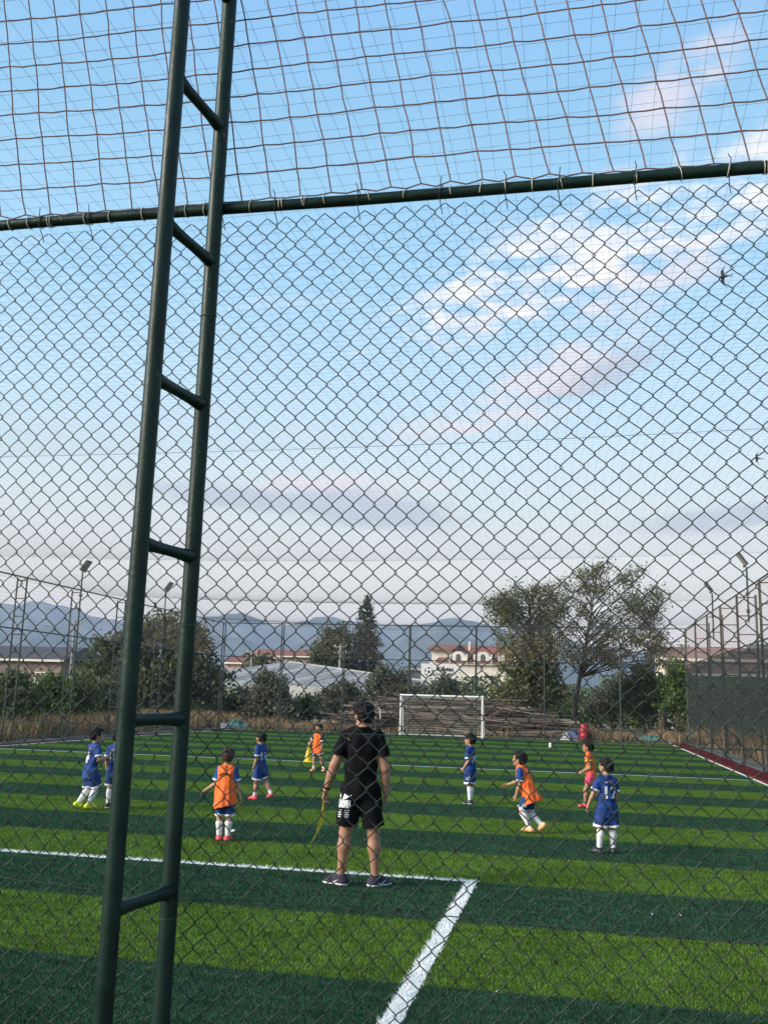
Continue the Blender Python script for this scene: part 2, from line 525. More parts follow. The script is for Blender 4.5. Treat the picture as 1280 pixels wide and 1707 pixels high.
def hills():
    """blue mountain range some kilometres away"""
    prof = [(-900, 1060), (-500, 1010), (-250, 1040), (-90, 1015), (0, 1004), (30, 1008), (65, 1002), (100, 1008), (140, 1022), (190, 1034), (240, 1048), (290, 1044), (335, 1031), (370, 1024), (405, 1023), (430, 1030), (455, 1043),
            (470, 1046), (495, 1038), (525, 1030), (560, 1029), (590, 1036), (615, 1042), (650, 1043), (690, 1044), (720, 1036), (755, 1030), (785, 1033), (820, 1045), (860, 1052), (900, 1058), (960, 1070),
            (1020, 1078), (1080, 1088), (1140, 1098), (1200, 1105), (1300, 1112), (1500, 1100), (1800, 1060), (2100, 1080), (2500, 1120)]
    for k, (D, lift) in enumerate(((5200, 0.0), (3600, 34.0))):
        xs = np.linspace(-900, 2500, 340)
        ys = np.interp(xs, [p[0] for p in prof], [p[1] for p in prof])
        ys = ys + lift * (1 + 0.35 * np.sin(xs * 0.013 + k) + 0.25 * np.sin(xs * 0.031 + 2)) + 1.6 * np.sin(xs * 0.09) + 1.0 * np.sin(xs * 0.21 + 1) + rng.normal(0, 0.35, len(xs))
        rows = 14; V = []
        for r in range(rows):
            t = r / (rows - 1)
            for px, py in zip(xs, ys):
                p = at(px, py, D)
                hz = max(p.z, 5)
                prof_t = (1 - t) ** 1.25
                jit = (math.sin(px * 0.05 + r * 1.7) + math.sin(px * 0.117 - r)) * 0.05 * (t > 0) * (t < 1)
                V.append((p.x * (1 - 0.24 * t), D * (1 - 0.24 * t), hz * max(0, prof_t + jit) - (12 if r == rows - 1 else 0)))
        n = len(xs)
        Fc = [(r * n + i, (r + 1) * n + i, (r + 1) * n + i + 1, r * n + i + 1) for r in range(rows - 1) for i in range(n - 1)]
        o = link('hills', np_mesh('hills', V, Fc), M['forest'], None, True)
        tag(o, kind='structure')


M['forest'] = mat('forest', (0.040, 0.055, 0.050), 0.95, 0.35, 0.006, 0, 1)
hills()


def haze():
    """evening air over the whole valley: far hills fade to blue"""
    m = bpy.data.materials.new('haze'); m.use_nodes = True
    N = m.node_tree.nodes; L = m.node_tree.links
    N.remove(N['Principled BSDF'])
    v = N.new('ShaderNodeVolumePrincipled')
    v.inputs['Color'].default_value = (0.56, 0.70, 0.92, 1); v.inputs['Density'].default_value = HAZE_DENSITY; v.inputs['Anisotropy'].default_value = 0.0
    L.new(v.outputs[0], N['Material Output'].inputs['Volume'])
    o = MB().box((0, 2500, 299.5), (17900, 10900, 601)).build('haze', m)
    tag(o, 'thin blue evening haze lying over the valley', 'haze', kind='stuff')


HAZE_DENSITY = 1.6e-4
haze()
# ------------------------------------------------------------------ near fence: rail, chain link, tension wires, ties


def near_fence():
    root = empty('wire_fence', (0, FENCE_Y, 0))
    tag(root, 'dark green chain link fence filling the foreground, with a pipe rail along its top', 'fence')
    x0, x1 = -5.2, 3.6
    MB().tube([(x0 + (x1 - x0) * k / 24, 0.0, RAIL_Z - 0.004 + 0.004 * math.sin(k * 0.9)) for k in range(25)], 0.0225, 14).build('top_rail', M['green_paint'], root, True)
    # woven wires: each zigzags between two columns of hooks
    w, h = 0.0817, 0.0868
    za, zb = 0.10, RAIL_Z - 0.028
    nx = int((x1 - x0) / (w / 2)); nz = int((zb - za) / (h / 2))
    xo = -0.61 - math.floor((-0.61 - x0) / w) * w
    zo = 2.30 - math.floor((2.30 - za) / h) * h

    dents = [(-2.3, 2.6, .012, -.016, .16), (-0.4, 1.25, -.010, -.018, .14), (0.45, 1.9, .014, .010, .12), (0.1, 3.1, -.008, -.014, .18), (-1.0, 0.9, .015, -.012, .13), (-1.9, 1.5, -.012, .012, .12), (0.6, 0.8, .010, -.016, .15)]   # kicked and stretched places

    def warp(x, z):
        dx = 0.0035 * np.sin(2.1 * z + 1.3 * x) + 0.0025 * np.sin(5.3 * x + 1.7 * z) + 0.0015 * np.sin(17 * z + 9 * x)
        dz = 0.0040 * np.sin(1.6 * x + 0.7 * z) + 0.0025 * np.sin(4.1 * x - 2.3 * z) + 0.0015 * np.sin(13 * x + 21 * z)
        for cx, cz, ax_, az_, rr in dents:
            g = np.exp(-((x - cx) ** 2 + (z - cz) ** 2) / (2 * rr * rr)); dx = dx + ax_ * g; dz = dz + az_ * g
        return dx, dz
    paths = []
    for m in range(nx):
        a = xo + m * w / 2
        left_even = (m % 2 == 0)
        j = np.arange(nz + 1)
        onleft = (j % 2 == 0) if left_even else (j % 2 == 1)
        xn = np.where(onleft, a, a + w / 2); zn = zo + j * h / 2
        # hooks overlap a little past the node, strands bow slightly
        ov = 0.0035
        xn = xn + np.where(onleft, -ov, ov)
        pts = []
        jit = rng.normal(0, 0.0012, (nz + 1, 2))
        for q in range(nz):
            A = np.array([xn[q], zn[q]]) + jit[q]; B = np.array([xn[q + 1], zn[q + 1]]) + jit[q + 1]
            d = -1 if onleft[q] else 1     # one slant runs in front, the other behind
            for t, bow in ((0.0, 0), (0.09, 0.4), (0.5, 1.0), (0.91, 0.4)):
                p = A + (B - A) * t
                steep = 0.0016 * (1 if t == 0.09 else (-1 if t == 0.91 else 0))
                pts.append((p[0] - (0.0 if t == 0 else 0), (0.0 if t == 0 else d * 0.0042 * bow), p[1] + steep))
        P = np.array(pts)
        dx, dz = warp(P[:, 0], P[:, 2]); P[:, 0] += dx; P[:, 2] += dz
        P[:, 1] += 0.010 * np.sin(1.9 * P[:, 0] + 1.1 * P[:, 2]) + 0.03
        P = P[P[:, 2] < zb + 0.004]
        paths.append(P)
    o = strand_object('chain_link_mesh', paths, 0.00215, M['wire_green'], root, 4)
    o['kind'] = 'stuff'
    for zc, sag in ((1.675, 0.012), (1.085, 0.025), (0.48, 0.02)):
        pts = []
        for k in range(61):
            x = x0 + (x1 - x0) * k / 60
            pts.append((x, 0.036 + 0.004 * math.sin(7 * x), zc - sag * math.sin(1.15 * x + 2.0) - 0.5 * sag * math.sin(2.9 * x)))
        strand_object('tension_wire', [pts], 0.0021, M['wire_green'], root, 5)
    # pale cable ties and dark wire ties round the rail
    def ring(x, m, r, wd, tail):
        b = MB(); R = 0.0265
        tilt = random.uniform(-0.25, 0.25)
        pts = [(x + tilt * R * math.sin(2 * math.pi * k / 14), R * math.cos(2 * math.pi * k / 14), RAIL_Z + R * math.sin(2 * math.pi * k / 14)) for k in range(15)]
        b.tube(pts, r, 5, False)
        if tail: b.tube([(x, -R, RAIL_Z - 0.005), (x + 0.003, -R - 0.004, RAIL_Z + 0.03), (x + random.uniform(-.012, .014), -R, RAIL_Z + 0.052)], r, 5)
        if tail: b.tube([(x - 0.006, -0.02, RAIL_Z - 0.015), (x, 0.01, RAIL_Z - 0.055), (x + 0.005, 0.02, RAIL_Z - 0.085)], r, 5)
        b.build('wire_tie' if tail else 'cable_tie', m, root)
    x = -4.4
    while x < 3.0:
        ring(x, M['tie_pale'], 0.0019, 0, False)
        if random.random() < 0.2: ring(x + 0.012, M['tie_pale'], 0.0018, 0, False)
        x += random.uniform(0.075, 0.20)
    x = -4.2
    while x < 3.0:
        ring(x, M['wire_dark'], 0.0020, 0, True); x += random.uniform(0.20, 0.36)
    return root


near_fence()


def near_net():
    """brown knotted ball net laced above the rail"""
    root = empty('ball_net', (0, FENCE_Y, RAIL_Z))
    tag(root, 'brown knotted square ball net hanging above the foreground fence rail', 'net')
    s = 0.1235; zt = TOP_Z + 0.12
    ni = 72; x_base = -0.948 - 36 * s
    nj = int((zt - 3.80) / 0.1215)
    nodes = np.zeros((ni, nj + 1, 3))
    for i in range(ni):
        for j in range(nj + 1):
            z = 3.803 + 0.1215 * j
            x = x_base + s * i - (0.205 + 0.022 * max(0, x_base + s * i + 0.3)) * (z - 3.8)
            x += 0.006 * math.sin(i * 0.9 + j * 0.5) + random.gauss(0, 0.0028)
            zz = z + 0.008 * math.sin(i * 0.35 + j * 0.2) + random.gauss(0, 0.0028)
            nodes[i, j] = (x, 0.02 * math.sin(i * 0.21) * min(1, j / 4), zz - RAIL_Z)
    paths = []
    for i in range(ni):
        c = nodes[i]; pts = []
        for j in range(nj):
            mid = (c[j] + c[j + 1]) / 2 + np.array([random.gauss(0, .0018), 0, 0])
            pts += [c[j], mid]
        pts.append(c[nj]); paths.append(np.array(pts))
    for j in range(1, nj + 1):
        pts = []
        for i in range(ni - 1):
            mid = (nodes[i, j] + nodes[i + 1, j]) / 2 + np.array([0, 0, -0.0035 + random.gauss(0, .0012)])
            pts += [nodes[i, j], mid]
        pts.append(nodes[ni - 1, j]); paths.append(np.array(pts))
    # scalloped edge cord along the rail
    pts = []
    for i in range(ni - 1):
        a, b = nodes[i, 0], nodes[i + 1, 0]
        m = (a + b) / 2; m[2] = 0.022 + 0.003
        pts += [a, m]
    paths.append(np.array(pts))
    o = strand_object('net_mesh', paths, 0.0032, M['net_cord'], root, 5); o['kind'] = 'stuff'
    # knots
    b = MB()
    ks = nodes[8:ni - 8, 1:, :].reshape(-1, 3)
    V, Fq = [], []
    oct_ = np.array([(1, 0, 0), (-1, 0, 0), (0, 1, 0), (0, -1, 0), (0, 0, 1), (0, 0, -1)]) * 0.0052
    tri = np.array([(0, 2, 4), (2, 1, 4), (1, 3, 4), (3, 0, 4), (2, 0, 5), (1, 2, 5), (3, 1, 5), (0, 3, 5)])
    Vk = (ks[:, None, :] + oct_[None]).reshape(-1, 3)
    Fk = (tri[None] + 6 * np.arange(len(ks))[:, None, None]).reshape(-1, 3)
    o = link('knots', np_mesh('knots', Vk, Fk), M['net_cord'], root, True); o['kind'] = 'stuff'
    o = MB().tube([(-6, 0, zt - RAIL_Z), (4.5, 0, zt - RAIL_Z)], 0.004, 6).build('edge_cable', M['wire_dark'], root)


near_net()


def roof_net():
    root = empty('roof_net', (0, 0, TOP_Z))
    tag(root, 'thin dark net roof stretched over the whole pitch on crosswise cables', 'net')
    cables = [3.42, 12.9, 24.1, 35.3, 46.5, FAR_Y]
    cab = np.array(cables)

    def sag(x, y):
        k = np.clip(np.searchsorted(cab, y) - 1, 0, len(cab) - 2)
        u = (y - cab[k]) / (cab[k + 1] - cab[k])
        span = cab[k + 1] - cab[k]
        xs = np.clip((x - FX_L) / (FX_R - FX_L), 0, 1)
        return -0.030 * span * 4 * u * (1 - u) * 0.8 * (0.25 + 3 * xs * (1 - xs)) - 0.25 * 4 * xs * (1 - xs)
    s = 0.125
    paths = []
    for i in range(int((FX_R - FX_L) / s)):
        x = FX_L + 0.05 + i * s
        y = np.arange(3.45, FAR_Y, 0.62)
        xx = x + 0.02 * np.sin(y * 1.3 + i * 0.4) + 0.06 * np.sin(y * 0.55 + 0.02 * i) - 0.012 * (y - 3)
        paths.append(np.stack([xx, y, sag(xx, y)], 1))
    for j in range(int((FAR_Y - 3.5) / s)):
        y = 3.5 + j * s
        x = np.arange(FX_L, FX_R + 0.4, 0.75)
        yy = np.clip(y + 0.015 * np.sin(x * 1.1 + j * 0.7), 3.43, FAR_Y)
        paths.append(np.stack([x, yy, sag(x, yy)], 1))
    o = strand_object('net_mesh', paths, 0.0010, M['roof_cord'], root, 3); o['kind'] = 'stuff'
    for c in cables[1:-1]:
        x = np.linspace(FX_L, FX_R, 30)
        xs = (x - FX_L) / (FX_R - FX_L)
        strand_object('cable', [np.stack([x, np.full_like(x, c), -0.25 * 4 * xs * (1 - xs) - 0.004], 1)], 0.003, M['wire_dark'], root, 4)


roof_net()

# ------------------------------------------------------------------ ladder posts (two pipes joined by rungs)


def ladder_post(name, depth, rung_zs, r, rr, material, top, flat=True, base=0.0):
    """fence-side pipe at the origin, outer pipe at (0, -depth); rungs run between them"""
    root = empty(name)
    for yy, t in ((0.0, top), (-depth, top)):
        n = 10 if flat else 6
        MB().tube([(0, yy, base), (0, yy, base + (t - base) * 0.5), (0, yy, t)], r, 18 if flat else 6).build('upright', material, root, True)
    for z in rung_zs:
        b = MB()
        if flat:
            n = 12; ys = [-r * 0.72, -0.045, -0.085, -depth / 2, -depth + 0.085, -depth + 0.045, -depth + r * 0.72]
            sx = [0.026, 0.0255, 0.0215, 0.0205, 0.0215, 0.0255, 0.026]; sz = [0.027, 0.026, 0.0225, 0.021, 0.0225, 0.026, 0.027]
            V = []; Fc = []
            for yy, a, c in zip(ys, sx, sz):
                V += [(a * math.cos(2 * math.pi * k / n), yy, z + c * math.sin(2 * math.pi * k / n)) for k in range(n)]
            for i in range(len(ys) - 1):
                Fc += [(i * n + k, i * n + (k + 1) % n, (i + 1) * n + (k + 1) % n, (i + 1) * n + k) for k in range(n)]
            b.add(V, Fc)
            for yy in (-r * 0.80, -depth + r * 0.80):            # weld bead
                b.tube([(0.0265 * math.cos(2 * math.pi * k / 14), yy + 0.004 * math.sin(k * 2.3) - 0.012 * math.cos(2 * math.pi * k / 14) ** 2 * (1 if yy > -depth / 2 else -1) * -1, z + 0.0275 * math.sin(2 * math.pi * k / 14)) for k in range(15)], 0.0042, 5, False)
        else:
            b.tube([(0, -r * 0.5, z), (0, -depth + r * 0.5, z)], rr, 5)
        b.build('rung', material, root, True)
    return root


near_post = ladder_post('ladder_post', 0.349, [0.50 + 0.602 * k for k in range(9)], 0.0305, 0.018, M['green_paint'], 6.1, True, -0.02)
near_post.location = (-1.422, FENCE_Y - 0.035, 0); near_post.rotation_euler = (0, 0, rad(-8.3))
tag(near_post, 'dark green steel ladder post standing in front of the camera on the left', 'fence post', 'ladder posts of the pitch fence')
# thin wires lashing the fence to the inner pipe
for z in (1.02, 2.05, 3.28):
    b = MB(); R = 0.033
    b.tube([(R * math.cos(2 * math.pi * k / 16), R * math.sin(2 * math.pi * k / 16), z + 0.006 * math.sin(2 * math.pi * k / 16)) for k in range(17)], 0.0016, 4, False)
    b.build('lashing_wire', M['wire_green'], near_post)

ORD = ['first', 'second', 'third', 'fourth', 'fifth', 'sixth', 'seventh', 'eighth']
proto = ladder_post('ladder_post', 0.36, [0.50 + 0.62 * k for k in range(9)], 0.034, 0.02, M['fence_far'], TOP_Z, False, -0.02)
rust = ladder_post('ladder_post', 0.60, [0.50 + 0.62 * k for k in range(9)], 0.042, 0.021, M['fence_rust'], TOP_Z, False, -0.02)
left_y = [14.7, 18.4, 22.2, 26.0, 29.95, 33.7, 37.5, 41.5, 45.2]
right_y = [18.2, 22.1, 25.9, 29.7, 33.8, 37.6, 41.4, 45.4]
first = True
n_left = [y for y in left_y]
for i, y in enumerate(n_left):
    o = proto if i == 0 else copy_tree(proto)
    o.location = (FX_L, y, 0); o.rotation_euler = (0, 0, -math.pi / 2)
    k = len(n_left) - i
    tag(o, f'dark green ladder post of the left fence, {ORD[k - 1] if k <= 8 else "ninth"} from its far corner', 'fence post', 'ladder posts of the pitch fence')
for i, y in enumerate(right_y):
    o = rust if i == 0 else copy_tree(rust)
    o.location = (FX_R, y, 0); o.rotation_euler = (0, 0, math.pi / 2)
    k = len(right_y) - i
    tag(o, f'rusty brown ladder post of the right fence, {ORD[k - 1]} from its far corner', 'fence post', 'ladder posts of the pitch fence')
far_x = [FX_L, -15.3, -11.9, -8.4, -4.95, -1.5, 2.2, FX_R]
for i, x in enumerate(far_x):
    o = copy_tree(proto)
    o.location = (x, FAR_Y, 0); o.rotation_euler = (0, 0, math.pi)
    where = {0: 'at the left corner', 7: 'at the right corner'}.get(i, f'{ORD[i - 1]} from the left corner')
    tag(o, f'dark green ladder post of the far fence behind the goal, {where}', 'fence post', 'ladder posts of the pitch fence')


def wire_wall(name, A, B, label, z_split=RAIL_Z, net_mat='net_side', link_r=0.0011, post_mat='fence_far'):
    """one straight side: rails, chain link below, square net above"""
    A = np.array([*A, 0.0]); B = np.array([*B, 0.0]); Ln = np.linalg.norm(B - A); D = (B - A) / Ln
    root = empty(name, tuple(A)); tag(root, label, 'fence')
    P = lambda s, z: D * s + np.array([0, 0, z])
    for nm, z, r in (('top_rail', TOP_Z, 0.026), ('middle_rail', z_split, 0.024), ('bottom_rail', 0.10, 0.018)):
        MB().tube([P(0, z), P(Ln, z)], r, 6).build(nm, M[post_mat], root, True)
    paths = []
    z0, z1 = 0.12, z_split; Hh = z1 - z0; step = 0.082 * 1.0
    s = -Hh
    while s < Ln:
        for sg in (1, -1):
            a, b = (s, s + Hh) if sg == 1 else (s + Hh, s)
            za, zb = z0, z1
            # clip to the wall
            def clip(sa, za_, sb, zb_):
                if sa < 0: t = (0 - sa) / (sb - sa); return 0, za_ + (zb_ - za_) * t
                if sa > Ln: t = (Ln - sa) / (sb - sa); return Ln, za_ + (zb_ - za_) * t
                return sa, za_
            a2, za2 = clip(a, za, b, zb); b2, zb2 = clip(b, zb, a, za)
            paths.append(np.linspace(P(a2, za2), P(b2, zb2), max(2, int(abs(zb2 - za2) / 0.3) + 1)))
        s += step
    o = strand_object('chain_link_mesh', paths, link_r, M['wire_dark'], root, 3); o['kind'] = 'stuff'
    paths = []
    s = 0.0
    while s < Ln:
        paths.append(np.linspace(P(s, z_split), P(min(Ln, s + 0.05 * math.sin(s * 0.4)) if s < Ln - 0.2 else s, TOP_Z), 5)); s += 0.13
    z = z_split + 0.12
    while z < TOP_Z:
        ss = np.linspace(0, Ln, int(Ln / 1.2))
        paths.append(np.stack([P(q, z - 0.03 * abs(math.sin(q * math.pi / 3.75))) for q in ss])); z += 0.13
    o = strand_object('net_mesh', paths, 0.0036, M[net_mat], root, 3); o['kind'] = 'stuff'
    return root


wire_wall('wire_fence', (FX_L, FENCE_Y), (FX_L, FAR_Y), 'chain link and net fence along the left side of the pitch')
wire_wall('wire_fence', (FX_R, FENCE_Y), (FX_R, FAR_Y), 'chain link and net fence along the right side, hung with dark cloth', post_mat='fence_rust')
wire_wall('wire_fence', (FX_L, FAR_Y), (FX_R, FAR_Y), 'chain link and net fence across the far end behind the goal')


def shade_cloth():
    m = bpy.data.materials.new('shade_cloth'); m.use_nodes = True
    N = m.node_tree.nodes; L = m.node_tree.links
    b = N['Principled BSDF']; b.inputs['Roughness'].default_value = 0.9
    nz = N.new('ShaderNodeTexNoise'); nz.inputs['Scale'].default_value = 1.2; nz.inputs['Detail'].default_value = 5
    rp = N.new('ShaderNodeValToRGB'); rp.color_ramp.elements[0].color = (0.003, 0.008, 0.007, 1); rp.color_ramp.elements[1].color = (0.008, 0.017, 0.015, 1)
    tc = N.new('ShaderNodeTexCoord'); L.new(tc.outputs['Object'], nz.inputs[0]); L.new(nz.outputs[0], rp.inputs[0]); L.new(rp.outputs[0], b.inputs['Base Color'])
    tr = N.new('ShaderNodeBsdfTransparent'); mx = N.new('ShaderNodeMixShader'); mx.inputs[0].default_value = 0.72
    L.new(tr.outputs[0], mx.inputs[1]); L.new(b.outputs[0], mx.inputs[2]); L.new(mx.outputs[0], N['Material Output'].inputs[0])
    M['shade'] = m
    ny, nz_ = 220, 14
    y0, y1 = 6.0, FAR_Y - 0.05
    V = []
    for j in range(nz_):
        for i in range(ny):
            y = y0 + (y1 - y0) * i / (ny - 1); t = j / (nz_ - 1)
            top = RAIL_Z - 0.05 - 0.10 * abs(math.sin(y * math.pi / 3.85)) ** 2
            bot = 1.02 + 0.10 * math.sin(y * 0.9) + 0.06 * math.sin(y * 2.7)
            V.append((0.03 * math.sin(y * 3.1 + t * 2) * (0.3 + t * (1 - t) * 2) - 0.05, y, bot + (top - bot) * t))
    Fc = [(j * ny + i, j * ny + i + 1, (j + 1) * ny + i + 1, (j + 1) * ny + i) for j in range(nz_ - 1) for i in range(ny - 1)]
    o = link('shade_cloth', np_mesh('shade_cloth', V, Fc), m, None, True)
    o.location = (FX_R, 0, 0)
    tag(o, 'dark green see-through shade cloth hung on the right fence', 'cloth')


shade_cloth()


def flood(x, y, ztop, side, label):
    root = empty('floodlight', (x, y, 0)); tag(root, label, 'floodlight', 'floodlights along the side fences')
    MB().tube([(0, 0, TOP_Z - 1.1), (0, 0, ztop - 0.25)], 0.03, 8).build('pole', M['fence_far'], root, True)
    MB().box((0, 0, TOP_Z - 0.75), (0.10, 0.12, 0.10)).box((0, 0, TOP_Z - 0.2), (0.10, 0.12, 0.08)).build('clamp', M['fence_far'], root)
    MB().box((side * 0.06, 0, ztop - 0.22), (0.06, 0.30, 0.04)).build('bracket', M['fence_far'], root)
    R = Matrix.Rotation(side * rad(35), 3, 'Y')
    hd = MB().box((side * 0.12, 0, ztop), (0.07, 0.40, 0.46), rot=R).build('lamp_housing', M['lamp_body'], root)
    MB().box(Vector((side * 0.12, 0, ztop)) + R @ Vector((side * 0.04, 0, 0)), (0.012, 0.34, 0.40), rot=R).build('lamp_glass', M['lamp_glass'], hd)
    for k in range(5):
        MB().box(Vector((side * 0.12, 0, ztop)) + R @ Vector((-side * 0.05, 0, -0.18 + 0.09 * k)), (0.03, 0.36, 0.012), rot=R).build('cooling_fin', M['lamp_body'], hd)


M['lamp_body'] = mat('lamp_body', (0.06, 0.06, 0.06), 0.5, 0.2, 10)
M['lamp_glass'] = mat('lamp_glass', (0.32, 0.32, 0.31), 0.15, 0.1, 10)
flood(FX_L, 33.7, 6.50, 1, 'dark floodlight on the left fence, the nearer and taller looking of two')
flood(FX_L, 41.5, 6.62, 1, 'dark floodlight above the big tree, farther of two on the left fence')
flood(FX_R, 31.7, 6.45, -1, 'dark floodlight on the right fence, the nearer one at the edge')
flood(FX_R, 39.6, 6.50, -1, 'dark floodlight on the right fence, the farther one')
# ------------------------------------------------------------------ goal


def goal():
    a = gnd(667, 1226); b = gnd(803, 1231)
    y = 47.7; x0, x1 = -8.50, -4.44; h = 1.97; dp = 0.95
    root = empty('football_goal', ((x0 + x1) / 2, y, 0)); tag(root, 'white steel football goal with a torn grey net at the far end', 'goal')
    hw = (x1 - x0) / 2
    for s in (-1, 1):
        MB().tube([(s * hw, 0, 0), (s * hw, 0, h - 0.05)], 0.05, 12).build('goalpost', M['white_metal'], root, True)
    MB().tube([(-hw - 0.05, 0, h), (hw + 0.05, 0, h)], 0.05, 12).build('crossbar', M['white_metal'], root, True)
    for s in (-1, 1):
        MB().tube([(s * hw, 0.04, h - 0.03), (s * hw, 0.45, h - 0.12), (s * hw, dp, 0.05), (s * hw, 0.05, 0.03)], 0.018, 6).build('side_frame', M['white_metal'], root, True)
    MB().tube([(-hw, dp, 0.04), (hw, dp, 0.04)], 0.018, 6).build('ground_bar', M['white_metal'], root, True)
    paths = []
    def surf(u, v):   # u across, v down the back
        pts = [(0, 0.04, h - 0.04), (0, 0.45, h - 0.14), (0, dp, 0.05)]
        if v < 0.25: t = v / 0.25; p = (pts[0][1] + (pts[1][1] - pts[0][1]) * t, pts[0][2] + (pts[1][2] - pts[0][2]) * t)
        else: t = (v - 0.25) / 0.75; p = (pts[1][1] + (pts[2][1] - pts[1][1]) * t, pts[1][2] + (pts[2][2] - pts[1][2]) * t)
        sg = 0.10 * math.sin(math.pi * v) * (0.6 + 0.4 * math.sin(u * 5))
        return (u, p[0] + sg, p[1] - 0.04 * math.sin(u * 3.1) * math.sin(math.pi * v))
    for i in range(41):
        u = -hw + 2 * hw * i / 40
        paths.append(np.array([surf(u + 0.02 * math.sin(k + i), k / 14) for k in range(15)]))
    for k in range(1, 20):
        v = k / 20
        paths.append(np.array([surf(-hw + 2 * hw * i / 30, v) for i in range(31)]))
    for s in (-1, 1):
        for k in range(1, 8):
            yy = dp * k / 8
            paths.append(np.array([(s * hw, yy, 0.03), (s * hw, yy, max(0.1, (h - 0.1) * (1 - (yy / dp) ** 2 * 0.9)))]))
        for k in range(1, 14):
            z = h * k / 14
            paths.append(np.array([(s * hw, 0.03, z), (s * hw, dp * (1 - z / h * 0.75), z)]))
    o = strand_object('net_mesh', paths, 0.0055, M['goal_cord'], root, 3); o['kind'] = 'stuff'


M['goal_cord'] = mat('goal_cord', (0.50, 0.46, 0.38), 0.9, 0.2, 10)
goal()

# ------------------------------------------------------------------ trees and shrubs
M['bark'] = mat('bark', (0.075, 0.058, 0.045), 0.9, 0.4, 6, 0.6, 14, stretch=(1, 1, 0.25))


def leaf_mat(name, c, island=0.5):
    return mat(name, c, 0.6, 0.3, 0.9, island=island, trans=0.42, spec=0.15)


M['leaf_dark'] = leaf_mat('leaf_dark', (0.095, 0.112, 0.052))
M['leaf_olive'] = leaf_mat('leaf_olive', (0.135, 0.138, 0.095))
M['leaf_mid'] = leaf_mat('leaf_mid', (0.105, 0.135, 0.050))
M['leaf_warm'] = leaf_mat('leaf_warm', (0.150, 0.150, 0.070))
M['leaf_bright'] = leaf_mat('leaf_bright', (0.095, 0.15, 0.036))
M['leaf_cypress'] = leaf_mat('leaf_cypress', (0.105, 0.112, 0.080))
M['dry_grass'] = mat('dry_grass', (0.30, 0.195, 0.115), 0.9, 0.3, 1.2, island=0.35, trans=0.2)
M['dry_green'] = mat('dry_green', (0.13, 0.14, 0.055), 0.9, 0.3, 1.2, island=0.35, trans=0.2)


def leaves(pts, size, flat=0.0, droop=0.0):
    """a small pointed leaf-spray (two faces) at every point"""
    n = len(pts); pts = np.asarray(pts)
    d = rng.normal(size=(n, 3)); d[:, 2] = d[:, 2] * (1 - flat) - droop; d /= np.linalg.norm(d, axis=1)[:, None]
    e = rng.normal(size=(n, 3)); e -= d * (e * d).sum(1)[:, None]; e /= np.linalg.norm(e, axis=1)[:, None]
    s = size * rng.uniform(0.55, 1.35, n)[:, None]; w = s * rng.uniform(0.28, 0.5, n)[:, None]
    nrm = np.cross(d, e) * s * 0.12
    V = np.stack([pts - d * s * 0.5, pts + e * w + nrm, pts + d * s * 0.5, pts - e * w + nrm], 1).reshape(-1, 3)
    b = np.arange(n)[:, None] * 4
    Fc = np.concatenate([b + np.array([[0, 1, 2]]), b + np.array([[0, 2, 3]])], 0)
    return V, Fc


def blob_points(blobs, n, clumps=0, cl_r=0.35, shell=0.45):
    B = np.array(blobs, float)     # x y z rx ry rz
    vol = (B[:, 3] * B[:, 4] * B[:, 5]) ** 0.8; p = vol / vol.sum()
    def samp(m):
        k = rng.choice(len(B), m, p=p)
        d = rng.normal(size=(m, 3)); d /= np.linalg.norm(d, axis=1)[:, None]
        r = rng.uniform(0, 1, m) ** shell
        return B[k, :3] + d * B[k, 3:] * r[:, None]
    if clumps:
        c = samp(clumps); k = rng.integers(0, clumps, n)
        return c[k] + rng.normal(size=(n, 3)) * cl_r * rng.uniform(0.5, 1.2, clumps)[k][:, None] * np.array([1, 1, 0.75])
    return samp(n)


def limbs(b, p, d, ln, r, depth, tips, spread=0.55, up=0.15, kids=(2, 3)):
    p = Vector(p); d = Vector(d).normalized()
    pts = [p]; rs = [r]
    q = p; dd = d
    for k in range(3):
        dd = (dd + Vector((random.gauss(0, .12), random.gauss(0, .12), random.gauss(0, .08)))).normalized()
        q = q + dd * ln / 3; pts.append(q); rs.append(r * (1 - 0.45 * (k + 1) / 3))
    b.tube(pts, rs, 6 if depth > 1 else 4, False)
    if depth == 0: tips.append(q); tips.append(pts[2]); return
    if depth <= 2: tips.append(q)
    for k in range(random.randint(*kids)):
        v = Vector((random.gauss(0, 1), random.gauss(0, 1), random.gauss(0, 0.6)))
        nd = (dd + v * spread + Vector((0, 0, up))).normalized()
        limbs(b, pts[random.choice((2, 3, 3))], nd, ln * random.uniform(0.6, 0.85), rs[-1] * 0.75, depth - 1, tips, spread, up, kids)


